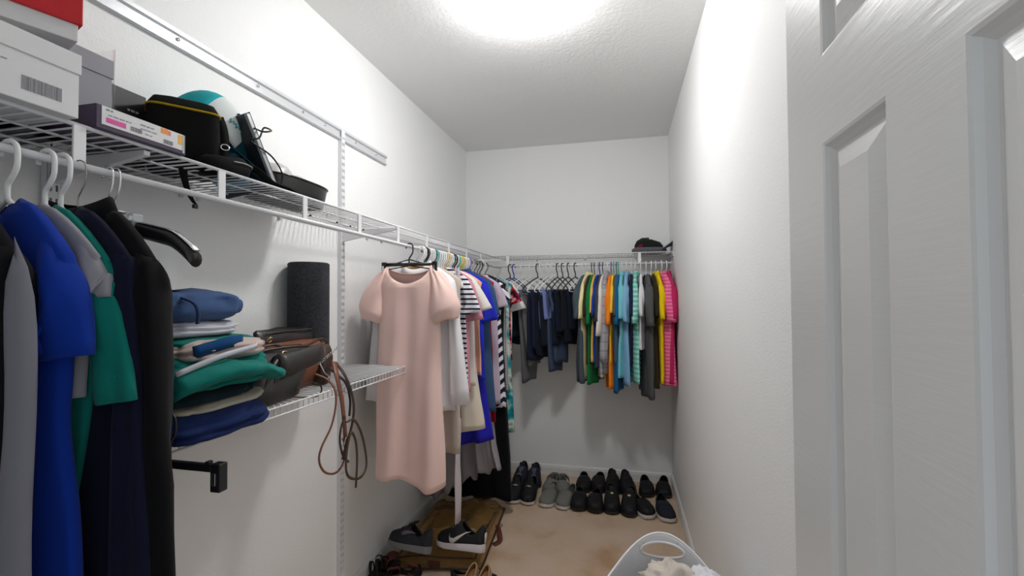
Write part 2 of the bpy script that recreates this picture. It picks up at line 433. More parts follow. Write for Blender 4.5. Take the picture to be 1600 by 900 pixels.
def collar_mesh(neckw, top, sf, sb, h=.03, t=.012):
    b = MB(); n = 32; rs = []
    for lv in ((0, 1.0), (h*.7, .93), (h*.75, 1.02), (-.012, 1.22)):
        r = []
        for j in range(n):
            a = 2*PI*j/n; x = neckw*math.cos(a)*.98; y = (t+.016)*math.sin(a)
            d = sf if math.sin(a) < 0 else sb
            z = top-d*max(0, 1-math.cos(a)**2)**.6*.9
            r.append(Vector((x*lv[1], y*lv[1], z+lv[0])))
        rs.append(r)
    b.rings(rs); return b
def garment(name, label, cat, loc, rz, mat, L, wsh=.2, whem=.2, t=.016, seed=1, sleeve=None, collar=None, group=None, placket=None, trim=None, **k):
    """sleeve = (length, angle in degrees, top half width, cuff half width[, puff])"""
    neckw = k.get('neckw', .075); top = k.get('top', -.085)
    th = thing(name, label, cat, loc, rz, group)
    b = MB(); zs = torso(b, L, wsh, whem, t, seed, **k)
    obj('bodice' if cat in ('dress', 'skirt') else 'body_panel', b, mat, th, solid=.0022)
    if sleeve:
        ln, an, r0, r1 = sleeve[:4]; pf = sleeve[4] if len(sleeve) > 4 else 0
        for sd in (-1, 1):
            obj('sleeve', sleeve_mesh(sd, wsh, zs, ln, math.radians(an), r0, r1, t*.85+.003, seed+sd, pf, drop=k.get('drop', .07), neckw=neckw), trim or mat, th, solid=.002)
    if collar:
        obj('collar', collar_mesh(neckw, top, k.get('sf', .05), k.get('sb', .01)), collar, th, solid=.0015)
    if placket:
        q = MB()
        for i in range(int(placket)):
            z = top-k.get('sf', .05)-.02-i*.07
            q.lathe([(0, .002), (.005, .0015), (.005, 0)], 10, (0, 0, 0)) if False else q.cyl((0, -t-.010, z), (0, -t-.012, z), .005, 10)
        obj('button', q, m_wplastic, th)
    return th
def hem_band(th, mat, z, w, t, h=.012):
    b = MB(); b.rings([[Vector((w*math.cos(a), t*math.sin(a), z+dz)) for a in [2*PI*j/24 for j in range(24)]] for dz in (0, h)]); obj('hem_band', b, mat, th, solid=.002)
def trousers(label, loc, rz, mat, L, w=.165, t=.012, seed=1, group=None, cat='trousers', name='folded_trousers', taper=.9, zbar=-.198, fan=0):
    """a pair of trousers folded once over the hanger's bar"""
    th = thing(name, label, cat, loc, rz, group)
    for half, ln, off in ((0, L, -1), (1, L*(.88+.05*math.sin(seed*7)), 1)):
        b = MB(); n, N = 30, 16; rs = []
        for k in range(N+1):
            s = k/N; z = zbar+.010-(ln+zbar)*s
            ww = w*(1-(1-taper)*s)*(1 if k else .98); tt = (t*.5)*(.35 if k == 0 else 1)*(1+.5*s)
            r = []
            for j in range(n):
                a = 2*PI*j/n; x = ww*sgn(math.cos(a))*abs(math.cos(a))**.8; y = tt*sgn(math.sin(a))*abs(math.sin(a))**.7
                y += off*(t*.55*min(1, s*6)+fan*s)+.010*s**.6*math.sin(x*28+seed*2+half)+.004*nz(x*9, z*6, seed)
                zz = z+(.012*math.sin(x*20+seed) if s > .9 else 0)
                r.append(Vector((x+.01*nz(z*5, seed, half)*s, y, zz)))
            rs.append(r)
        b.rings(rs, True, False); obj('trouser_leg', b, mat, th, solid=.002)
    return th

# near-left group, hanging over the camera's left side -----------------------------------------
RZ = SZ-.082
def near(y, dx=0): return (RODX+dx, y, RZ)
NG = 'clothes hanging at the near end of the left rod'
def add_near():
    c_char = cloth('charcoal_knit', (.004, .004, .006), sheen=0); c_grey = cloth('grey_knit', rgb(118, 118, 128), weave=300)
    c_blue = cloth('blue_scrub', rgb(8, 50, 150), sheen=.06); c_teal = cloth('teal_jersey', rgb(10, 118, 108)); c_lg = cloth('pale_grey_jersey', rgb(150, 150, 156))
    c_navy = cloth('navy_wool', rgb(14, 18, 42), sheen=.06); c_blk = cloth('black_wool', rgb(5, 5, 9), sheen=.06)
    g = garment('cardigan', 'black cardigan with grey front edge at far left of the photo', 'cardigan', near(.490, -.055), .05, c_char, 1.1, .175, .18, .022, 3, (.60, 3, .085, .045), fold=.012, drop=.095, N=30)
    b = MB(); rs = []
    for k in range(22):
        f = k/21; z = -.172-.93*f; e = min(1, f*9)**.5
        rs.append([Vector((.186+.040*f+.013*e*math.cos(a), -.004+.019*e*math.sin(a)+.006*math.sin(f*9), z+.012*math.sin(a))) for a in [2*PI*q/20 for q in range(20)]])
    b.rings(rs, True, True); obj('grey_front_edge', b, c_grey, g)
    garment('scrub_shirt', 'royal blue long scrub top hanging between grey edged cardigan and teal tee', 'top', near(.560, -.05), .04, c_blue, 1.25, .180, .245, .026, 5, (.15, 10, .095, .085), fold=.016, nf=4, drop=.10, N=34, n=64)
    garment('tank_top', 'pale grey sleeveless top squeezed behind the royal blue top', 'top', near(.596, -.065), .05, c_lg, .42, .200, .17, .010, 6, (.06, 10, .08, .05), drop=.095)
    garment('scrub_shirt', 'teal short sleeved tee beside the royal blue scrub top', 'top', near(.612, -.055), .05, c_teal, .72, .190, .10, .014, 7, (.235, 13, .085, .045), drop=.10)
    garment('sweater', 'dark navy sweater between the teal tee and the black coat', 'sweater', near(.636, -.03), .03, c_navy, 1.15, .190, .19, .014, 8, (.64, 4, .085, .05), drop=.10)
    garment('coat', 'long black coat hanging last before the white wall at left', 'coat', near(.664), .02, c_blk, 1.28, .178, .205, .022, 9, (.64, 4, .085, .06), drop=.10, N=34, sf=.03, collar=c_blk)
    for y, kd, cl, lab, dx in ((.490, 'tube', 'white', 'white tubular hanger under the black cardigan at far left', -.055), (.560, 'tube', 'white', 'white tubular hanger of the royal blue scrub top', -.05), (.612, 'tube', 'white', 'white tubular hanger of the teal tee', -.055),
                           (.636, 'tube', 'white', 'white tubular hanger of the dark navy sweater', -.03), (.664, 'wire', 'wire', 'twisted thin wire hanger holding the long black coat', 0)):
        hanger(kd, cl, near(y, 0), .05, lab, 'hangers at the near end of the left rod', .075)
    # heavy black suit hanger with clear clips, its tip pointing right
    t = thing('suit_hanger', 'black suit hanger with chrome hook and silver tip poking out past black coat', 'hanger', near(.722), .02)
    for dy in (-.007, .007):
        q = MB(); q.tube(spline([(-.012, dy, -.01), (-.009, dy, .009), (.004, dy, .013), (.013, dy, .0), (.011, dy, -.03), (-.002, dy, -.06), (-.004, dy, -.09)], 5), .0019, 8); obj('hook', q, m_chrome, t)
    rr = []; rc = []
    for i in range(-16, 17):
        s = i/16; a = abs(s); x = s*.205; z = -.100-.050*a-.045*max(0, a-.72)/.28*(a-.4); h = .014+.002*a; d = .007+.008*a**2
        rr.append([Vector((x, d*math.cos(k), z+h*math.sin(k))) for k in [2*PI*j/12 for j in range(12)]])
        rc.append([Vector((x*1.015, (d*.55)*math.cos(k), z+h*.93+.002+.002*math.sin(k))) for k in [2*PI*j/8 for j in range(8)]])
    q = MB(); q.rings(rr, True, True); obj('shoulder_bar', q, m_bplastic, t)
    q = MB(); q.rings(rc, True, True); obj('chrome_strip', q, m_chrome, t)
    for x in (.045, .062):
        q = MB(); q.box((x-.006, -.012, -.135), (x+.006, .012, -.085)); obj('clear_clip', q, principled('clear_plastic', (.8, .85, .85), .1, 0, Transmission_Weight=.7, IOR=1.45), t, smooth=False, bevel=.002)
    q = MB(); q.box((-.02, -.012, -.11), (.025, .012, -.075)); obj('swivel_block', q, m_bplastic, t, smooth=False, bevel=.003)
    # clip hanger below the coat
    p = P(345, 760, y=.80)
    t = thing('clip_hanger', 'black clip hanger arm sticking out low beyond the long black coat', 'hanger', (p.x-.13, .80, p.z+.04), 0)
    q = MB(); q.box((-.13, -.006, -.012), (.128, .006, .004)); q.box((.095, -.0065, .003), (.105, .0065, .010)); obj('bar', q, m_bplastic, t, smooth=False, bevel=.002)
    q = MB(); q.tube(spline([(0, 0, 0), (0, 0, .04), (.012, 0, .06), (.012, 0, .09), (0, 0, .10), (-.012, 0, .085)], 5), .003, 8); obj('hook', q, m_bplastic, t)
    for sx in (-1, 1):
        q = MB(); q.box((sx*.125-.012, -.011, -.050), (sx*.125+.012, .011, .008)); cl_ = obj('clip', q, m_bplastic, t, smooth=False, bevel=.003)
        q = MB(); q.box((sx*.125-.004, -.0135, -.035), (sx*.125+.003, -.0105, -.010)); obj('clip_spring', q, m_chrome, cl_, smooth=False, bevel=.001)
add_near()

# left rod, far group ------------------------------------------------------------------------
def lrod(y, dx=0): return (RODX+dx, y, RZ)
LG = 'hangers packed along the far half of the left rod'
def add_left():
    C = cloth
    c_pink = C('blush_crepe', rgb(243, 209, 200), sheen=.1); c_whi = C('white_cotton', rgb(236, 234, 236)); c_crm = C('cream_linen', rgb(226, 214, 196)); c_blk = C('black_crepe', rgb(12, 12, 17))
    # the blush dress, nearest and fully in view
    y0 = 2.07
    th = thing('blush_dress', 'blush pink knee length dress with puffed sleeves hanging nearest on the left rod', 'dress', lrod(y0), .0)
    b = MB(); rs = []; n = 84; N = 44
    for k in range(N+1):
        s = k/N
        if k <= 8: f = k/8; z = -.095-.085*f**1.15; w = .116+.032*f**.9; tt = .016+.028*f
        else:
            f = (k-8)/(N-8); z = -.18-.935*f; w = .148+.008*math.sin(min(1, f*3)*PI/2)+.016*f+.010*max(0, f-.3); tt = .044+.03*f
        r = []
        for j in range(n):
            a = 2*PI*j/n; cx, sx = math.cos(a), math.sin(a)
            x = w*sgn(cx)*abs(cx)**.8; y = tt*sgn(sx)*abs(sx)**.8; g = max(0, (k-8)/(N-8)); q = x/w
            y += .020*g**.7*math.sin(q*5.2+.7)+.007*g**.5*math.sin(q*11+g*3)+.004*nz(x*9, z*6, 2)
            zz = z
            if abs(x) < .114 and k < 16: zz = min(zz, -.100-(.085 if sx < 0 else .035)*(1-(x/.114)**2)**.55)
            if g > .85: zz += (g-.85)/.15*(.018*math.sin(q*4+2.2)-.018*q)
            r.append(Vector((x+.004*g*math.sin(g*9), y, zz)))
        rs.append(r)
    b.rings(rs); obj('bodice', b, c_pink, th, solid=.003)
    for sd in (-1, 1):
        b = MB(); rs = []; n2 = 40; M_ = 20
        for k in range(M_+1):
            s = k/M_
            cx0 = sd*(.132+.058*s**.8+.010*math.sin(s*PI)); cz = -.135-.225*s
            rx = .020+.058*math.sin(min(1, s*1.1)*PI/2)**1.1-.018*max(0, s-.75)/.25; ry = .024+.046*math.sin(min(1, s*1.15)*PI*.5)-.02*max(0, s-.8)/.2
            tilt = math.radians(24-10*s)
            r = []
            for j in range(n2):
                a = 2*PI*j/n2; pl = .006*math.cos(7*a+1)*max(0, 1-s*1.6)
                u = (rx+pl)*math.cos(a); v = (ry+pl)*math.sin(a)
                r.append(Vector((cx0+sd*u*math.cos(tilt), v, cz+u*math.sin(tilt)+.004*math.sin(3*a+s*6))))
            rs.append(r)
        # gather the top of the puff into the armhole
        top = [Vector((sd*(.125+.018*math.cos(2*PI*j/n2)), .022*math.sin(2*PI*j/n2), -.112+.012*math.cos(2*PI*j/n2)*-1)) for j in range(n2)]
        b.rings([top]+rs); obj('sleeve', b, c_pink, th, solid=.0025)
    hanger('clip', 'black', lrod(y0), .02, 'black clip hanger with flat bar carrying the blush pink dress', LG, .135, 1.0)
    t = HPROTO[('clip', 'black', .135, 1.0)]
    q = MB(); q.tube([(-.165, .0, -.185), (-.125, 0, -.115), (0, 0, -.095), (.125, 0, -.115), (.165, 0, -.185)], .003, 8); q.tube([(-.1, 0, -.185), (.1, 0, -.185)], .0022, 6); obj('lower_bar', q, m_hb, t)
    L = [ # y, name, label, cat, mat, length, wsh, whem, sleeve, extra, hanger
     (2.15, 'blouse', 'white cotton blouse with long cuffed sleeves directly behind the blush dress', 'blouse', c_whi, .80, .195, .20, (.60, 7, .085, .05), dict(collar=c_whi, fold=.014, t=.026), ('wood', 'wood')),
     (2.22, 'dress', 'cream linen dress seen either side of the blush dress', 'dress', C('beige_crepe', rgb(205, 192, 180)), 1.03, .21, .205, None, dict(t=.02), ('tube', 'white')),
     (2.27, 'skirt', 'black top whose hem shows below white blouse', 'top', c_blk, .86, .19, .20, None, {}, ('slim', 'black')),
     (2.32, 'scarf', 'long narrow pale scarf hanging nearly to the garment bag', 'scarf', C('pale_lilac', rgb(205, 196, 200)), 1.42, .012, .009, None, dict(neckw=.008, dx=.155, whem=.009), ('tube', 'white')),
     (2.37, 'striped_tee', 'white tee with navy stripes between white blouse and mauve tee', 'tee', C('navy_stripe', rgb(235, 232, 235), 'hstripe', rgb(28, 30, 60), 38, .38), .74, .20, .19, (.17, 20, .08, .07), {}, ('slim', 'black')),
     (2.42, 'mauve_tee', 'mauve pink short sleeved tee behind the navy striped tee', 'tee', C('mauve_jersey', rgb(206, 140, 155)), .76, .205, .2, (.21, 15, .085, .065), dict(t=.022), ('tube', 'white')),
     (2.48, 'white_tee', 'off-white short sleeved tee between mauve tee and peach blouse', 'tee', C('offwhite_jersey', rgb(228, 222, 216)), .74, .21, .2, (.16, 28, .08, .07), dict(t=.022), ('tube', 'white')),
     (2.54, 'skirt', 'long cream skirt with a slanted hem ending above the blue tunic', 'skirt', c_crm, 1.02, .16, .235, None, dict(t=.03, fold=.014, hemd=.03), ('tube', 'cream')),
     (2.60, 'peach_blouse', 'peach sleeveless blouse tucked before the royal blue tee', 'blouse', C('peach_silk', rgb(238, 180, 160)), .70, .205, .2, None, {}, ('tube', 'white')),
     (2.66, 'blue_tee', 'royal blue short sleeved tee above the denim dress', 'tee', C('royal_jersey', rgb(38, 50, 190)), .74, .215, .20, (.22, 16, .085, .07), dict(t=.022), ('slim', 'black')),
     (2.72, 'tunic', 'royal blue tunic whose shiny hem shows under cream skirt', 'tunic', C('royal_satin', rgb(34, 32, 175), rough=.5), 1.15, .15, .24, None, dict(t=.035, fold=.02, hemd=.05), ('tube', 'white')),
     (2.77, 'denim_dress', 'mid blue denim shirt dress behind the royal blue tee', 'dress', C('denim', rgb(58, 84, 120), weave=250), .95, .215, .235, (.2, 12, .08, .06), dict(t=.028, collar=C('denim', (0, 0, 0)), fold=.014), ('tube', 'cream')),
     (2.83, 'red_blouse', 'red blouse hem and shoulder showing behind the denim dress', 'top', C('red_jersey', rgb(175, 22, 40)), 1.03, .21, .22, None, dict(t=.02), ('tube', 'yellow')),
     (2.89, 'grey_dress', 'long light grey dress with ruffled handkerchief hem', 'dress', C('grey_chiffon', rgb(158, 154, 156), sheen=.06), 1.43, .14, .25, None, dict(t=.06, fold=.034, nf=9, hemw=.03, hemd=.13, N=34, n=90), ('tube', 'white')),
     (2.96, 'lilac_top', 'pale lilac top between the red top and chevron dress', 'top', C('lilac_jersey', rgb(196, 180, 198)), .95, .215, .215, (.14, 20, .08, .07), {}, ('tube', 'purple')),
     (3.02, 'chevron_dress', 'navy and white chevron patterned dress beside the long black dress', 'dress', C('chevron_print', rgb(232, 230, 234), 'chevron', rgb(26, 30, 52), 16, .5, g=11), .98, .225, .235, (.10, 25, .08, .07), dict(t=.03), ('wood', 'wood')),
     (3.09, 'black_dress', 'long black dress reaching almost to the carpet', 'dress', C('black_knit', rgb(10, 10, 16)), 1.60, .225, .27, None, dict(t=.07, fold=.02, hemw=.01, N=34), ('slim', 'black')),
     (3.16, 'gingham_top', 'fine checked black and white top at the corner', 'top', C('gingham', rgb(220, 220, 222), 'plaid', rgb(20, 20, 26), 90, .5), .90, .225, .225, None, {}, ('slim', 'black')),
     (3.22, 'tie_dye_dress', 'teal and white tie-dyed dress at the corner of the rods', 'dress', vary(C('tie_dye', (.1, .5, .5)), [rgb(16, 40, 62), rgb(30, 150, 160), rgb(215, 225, 215), rgb(20, 60, 84)], 9, 2, .3, .7), 1.20, .235, .25, None, dict(t=.03), ('tube', 'black')),
     (3.29, 'floral_top', 'red and black floral top right at the shelf corner', 'top', vary(C('red_floral', (.5, .02, .05)), [rgb(24, 14, 24), rgb(190, 24, 50), rgb(225, 200, 205)], 26, 2, .38, .64), .70, .225, .22, (.12, 30, .085, .075), dict(t=.03), ('tube', 'white')),
     (3.36, 'logo_tee', 'white roundel tee with blue disc on its sleeve at the corner', 'tee', c_whi, .62, .225, .2, (.17, 25, .085, .075), dict(t=.025), ('slim', 'black')),
    ]
    for i, (y, nm, lab, cat, mat, ln, wsh, whem, slv, ex, hg) in enumerate(L):
        ex = dict(ex); dx = ex.pop('dx', 0); wh = ex.pop('whem', whem)
        rz = .05*math.sin(i*2.3)
        th = garment(nm, lab, cat, lrod(y, dx), rz, mat, ln, wsh, wh, ex.pop('t', .015), i+11, slv, top=ex.pop('top', -.088-.004*math.sin(i)), **ex)
        if nm == 'logo_tee':
            q = MB(); q.cyl((.255, -.034, -.24), (.262, -.037, -.24), .022, 20); obj('roundel', q, m_hblue, th)
        short = lab.split(' with ')[0].split(' whose ')[0].split(' behind ')[0].split(' between ')[0].split(' above ')[0].split(' hanging ')[0].split(' seen ')[0].split(' showing ')[0].split(' tucked ')[0].split(' reaching ')[0].split(' at the ')[0].split(' right ')[0].split(' beside ')[0].split(' hem')[0].split(' directly')[0]
        nmh = {'tube': 'tubular', 'slim': 'slim', 'wood': 'wooden'}[hg[0]]
        hanger(hg[0], hg[1], lrod(y), rz, ('%s %s hanger holding the %s' % (hg[1], nmh, short)).replace('wood wooden', 'pale wooden'), LG, .175)
    # spare hangers squeezed between the garments
    sp = [(2.20, 'white', 'blouse and the cream dress'), (2.25, 'black', 'cream dress and the black top'), (2.295, 'white', 'black top and the pale scarf'), (2.345, 'white', 'pale scarf and the navy striped tee'), (2.395, 'teal', 'navy striped tee and the mauve tee'), (2.45, 'white', 'mauve tee and the off-white tee'),
          (2.51, 'white', 'off-white tee and the cream skirt'), (2.57, 'cream', 'cream skirt and the peach blouse'), (2.63, 'white', 'peach blouse and the royal blue tee'), (2.69, 'black', 'royal blue tee and the blue tunic'), (2.745, 'teal', 'blue tunic and the denim dress'), (2.80, 'yellow', 'denim dress and the red top'), (2.86, 'white', 'red top and the grey ruffled dress'), (2.925, 'white', 'grey ruffled dress and the lilac top')]
    for y, cl, w in sp: hanger('tube', cl, lrod(y), .06*math.sin(y*40), 'spare %s tubular hanger between the %s' % (cl, w), LG, .175)
add_left()

# back rod -----------------------------------------------------------------------------------
BY = YB-.317
BG = 'hangers along the back rod'
def brod(u):
    p = P(u, 412, y=BY); return (p.x, BY, SZ-.004-.082)
def add_back():
    C = cloth
    pants = [ # u at rod, colour, length, turn, label, hanger
     (806, rgb(20, 30, 38), .62, 24, 'very dark teal trousers folded over the leftmost hanger of the back rod', 'blue'),
     (832, rgb(104, 106, 108), .90, 26, 'mid grey trousers with long legs hanging lowest on the back rod', 'white'),
     (848, rgb(30, 38, 58), .72, 24, 'dark blue jeans next to the grey trousers', 'white'),
     (858, rgb(24, 30, 44), .70, 22, 'navy chinos between the dark blue jeans and the periwinkle shorts', 'white'),
     (866, rgb(120, 132, 190), .50, 24, 'periwinkle blue shorts folded between navy trousers', 'white'),
     (874, rgb(68, 82, 108), .82, 20, 'faded slate blue jeans showing below the periwinkle shorts', 'black'),
     (882, rgb(20, 28, 46), .60, 20, 'dark navy dress trousers beside the faded slate jeans', 'black'),
     (891, rgb(28, 28, 32), .54, 20, 'charcoal black trousers between two dark navy pairs', 'black'),
     (902, rgb(22, 28, 46), .60, 24, 'navy trousers nearest to the row of shirts', 'black')]
    for i, (u, col, ln, tr, lab, hc) in enumerate(pants):
        loc = brod(u-3); rz = -PI/2-math.radians(tr)
        trousers(lab, loc, rz, C('trouser_cloth_%d' % i, col, weave=350), ln, seed=i*1.3+1, t=.03, w=.155, taper=.86 if ln < .8 else .5, name='folded_shorts' if 'shorts' in lab else 'folded_trousers', cat='shorts' if 'shorts' in lab else 'trousers', fan=.006)
        hanger('tube', hc, loc, rz, '%s tubular hanger under the %s' % (hc, lab.split(' folded')[0].split(' next')[0].split(' between')[0].split(' with ')[0].split(' showing')[0].split(' beside')[0].split(' nearest')[0]), BG, .18, 1.08)
    for u, hc, lab in ((816, 'white', 'empty white hanger left of the grey trousers'), (840, 'black', 'empty black hanger right of the grey trousers'), (911, 'white', 'empty white hanger between the navy trousers and the first shirt'), (797, 'black', 'empty black hanger in the corner of the back rod')):
        hanger('tube', hc, brod(u), -PI/2-.5, lab, BG, .18, 1.08)
    sh = [ # u at rod, name, colour or material, length, turn, sleeve length, label, hanger colour, thickness
     (917, 'tee', C('slate_tee', rgb(74, 86, 96)), .86, 16, .22, 'slate grey tee first in the shirt row, beside the navy trousers', 'white', .022),
     (921, 'polo', C('butter_polo', rgb(238, 226, 170)), .84, 13, .22, 'butter yellow polo just right of the slate grey tee', 'white', .012),
     (925, 'tee', C('olive_tee', rgb(54, 46, 30)), .72, 10, .20, 'dark olive brown tee behind the butter yellow polo', 'black', .010),
     (929, 'tee', C('green_tee', rgb(16, 122, 62)), .87, 9, .26, 'bright green tee with the lowest hem near the butter polo', 'black', .016),
     (933, 'tee', C('amber_tee', rgb(236, 186, 92)), .70, 9, .18, 'amber yellow tee beside the deep blue tee', 'white', .010),
     (937, 'tee', C('deep_blue_tee', rgb(32, 62, 150)), .72, 10, .20, 'deep blue tee between the amber and charcoal tees', 'blue', .012),
     (942, 'tee', C('storm_tee', rgb(64, 72, 86)), .74, 9, .24, 'storm grey tee just left of the plaid shirt', 'black', .016),
     (945, 'tee', C('ivory_tee', rgb(226, 218, 206)), .82, 9, .34, 'ivory tee seen low behind the plaid shirt', 'white', .014),
     (950, 'plaid_shirt', C('plaid', rgb(168, 166, 172), 'plaid', rgb(122, 118, 134), 16, .18), .78, 8, .52, 'grey plaid long sleeved shirt in the middle of the shirt row', 'white', .024),
     (955, 'tee', C('orange_tee', rgb(244, 132, 26)), .90, 5, .26, 'bright orange tee right of the plaid shirt', 'purple', .018),
     (959, 'tee', C('lemon_tee', rgb(244, 206, 62)), .70, 4, .18, 'lemon yellow tee between the orange tee and the olive grey tee', 'teal', .010),
     (963, 'tee', C('olive_grey_tee', rgb(88, 88, 82)), .72, 3, .20, 'olive grey tee right of the lemon yellow tee', 'black', .013),
     (966, 'tee', C('ocean_tee', rgb(22, 96, 146)), .91, 4, .26, 'ocean blue tee with a low hem left of the aqua polo', 'teal', .016),
     (972, 'polo', C('aqua_polo', rgb(122, 200, 208)), .82, 4, .22, 'plain aqua polo next to the light blue polo', 'white', .018),
     (979, 'polo', C('sky_polo', rgb(132, 178, 212)), .86, 3, .24, 'light sky blue polo with the tallest collar', 'white', .020),
     (986, 'tee', C('ink_tee', rgb(28, 36, 66)), .72, 1, .20, 'ink navy tee squeezed between blue and mint polos', 'white', .012),
     (993, 'polo', C('mint_stripe', rgb(112, 200, 186), 'hstripe', rgb(178, 226, 214), 30, .45), .84, 4, .25, 'mint green striped polo near the white tee', 'white', .020),
     (1001, 'tee', C('plain_white_tee', rgb(230, 230, 232)), .62, 2, .20, 'plain white tee between mint striped and dark grey shirts', 'white', .012),
     (1009, 'tee', C('dark_grey_tee', rgb(86, 86, 88)), .95, -4, .27, 'dark grey tee with long hem left of the sunflower tee', 'white', .024),
     (1017, 'tee', C('brown_tee', rgb(52, 42, 26)), .88, -6, .20, 'dark brown tee partly hidden by the sunflower yellow tee', 'white', .012),
     (1024, 'polo', C('sunflower_tee', rgb(240, 208, 10)), .84, -7, .22, 'sunflower yellow polo left of the pink polos', 'white', .018),
     (1033, 'polo', C('pink_stripe', rgb(238, 92, 150), 'hstripe', rgb(245, 150, 186), 40, .35), .86, -12, .24, 'hot pink striped polo close to the right wall', 'white', .026),
     (1041, 'polo', C('crimson_pink', rgb(196, 44, 98)), .84, -7, .22, 'crimson pink polo last on the rod against right wall', 'white', .020)]
    for i, (u, nm, mat, ln, tr, sl, lab, hc, t) in enumerate(sh):
        loc = brod(u); rz = -PI/2-math.radians(tr)
        polo = nm in ('polo', 'plaid_shirt')
        hl = -.08
        garment(nm if nm != 'tee' else 'tee_shirt', lab, 'polo shirt' if nm == 'polo' else ('shirt' if nm == 'plaid_shirt' else 't-shirt'), loc, rz, mat, ln, .205, .2, t, i*2.1+30,
                (sl, 13 if sl < .4 else 4, .088, .072 if sl < .4 else .045), collar=mat if polo else None, top=hl, fold=.010+t*.35, nf=4, drop=.09, hemd=.01*math.sin(i*3), placket=3 if polo and i % 2 else None)
        hanger('slim' if hc == 'black' else 'tube', hc, loc, rz, '%s hanger of the %s' % (hc, lab.split(' first')[0].split(' just')[0].split(' behind')[0].split(' with ')[0].split(' beside')[0].split(' between')[0].split(' seen')[0].split(' in the')[0].split(' right')[0].split(' left')[0].split(' next')[0].split(' squeezed')[0].split(' near')[0].split(' partly')[0].split(' close')[0].split(' last')[0]), BG, .165)
add_back()

# ------------------------------------------------------------------ things on the top shelf
ST = SZ+.002
def card(col, name, rough=.6): return principled(name, col, rough)
def carton(name, label, cat, c, size, rz, mat, lid=None, lidh=.0, lidmat=None, group=None, lift=0):
    """closed box standing on z = c.z, with an overlapping lid when lidh > 0"""
    t = thing(name, label, cat, c, rz, group); w, d, h = size
    b = MB(); b.box((-w/2, -d/2, 0), (w/2, d/2, h-(.002 if lidh else 0))); obj('box_body', b, mat, t, smooth=False, bevel=.0015)
    if lidh:
        b = MB(); e = .0025; b.box((-w/2-e, -d/2-e, h-lidh), (w/2+e, d/2+e, h+.002)); obj('lid', b, lidmat or mat, t, smooth=False, bevel=.0015)
    return t
m_ink = principled('print_grey', (.28, .28, .30), .7); m_black_ink = principled('print_black', (.02, .02, .02), .7)
def barcode(parent, x, y0, z0, w, h, face=1, seed=1, slant=0):
    rnd = random.Random(seed); b = MB(); y = y0
    while y < y0+w:
        t_ = rnd.choice((.0008, .0015, .0024)); b.box((x-.0004, y, z0), (x+.0004, y+t_, z0+h)); y += t_+rnd.choice((.0009, .0016))
    return obj('barcode', b, m_ink, parent, smooth=False)
def lines(parent, x, rows, mat=None, name='small_print', seed=3):
    rnd = random.Random(seed); b = MB()
    for y0, y1, z, h in rows:
        y = y0
        while y < y1:
            w = rnd.uniform(.004, .012); b.box((x-.0004, y, z), (x+.0004, min(y+w, y1), z+h)); y += w+.003
    return obj(name, b, mat or m_ink, parent, smooth=False)
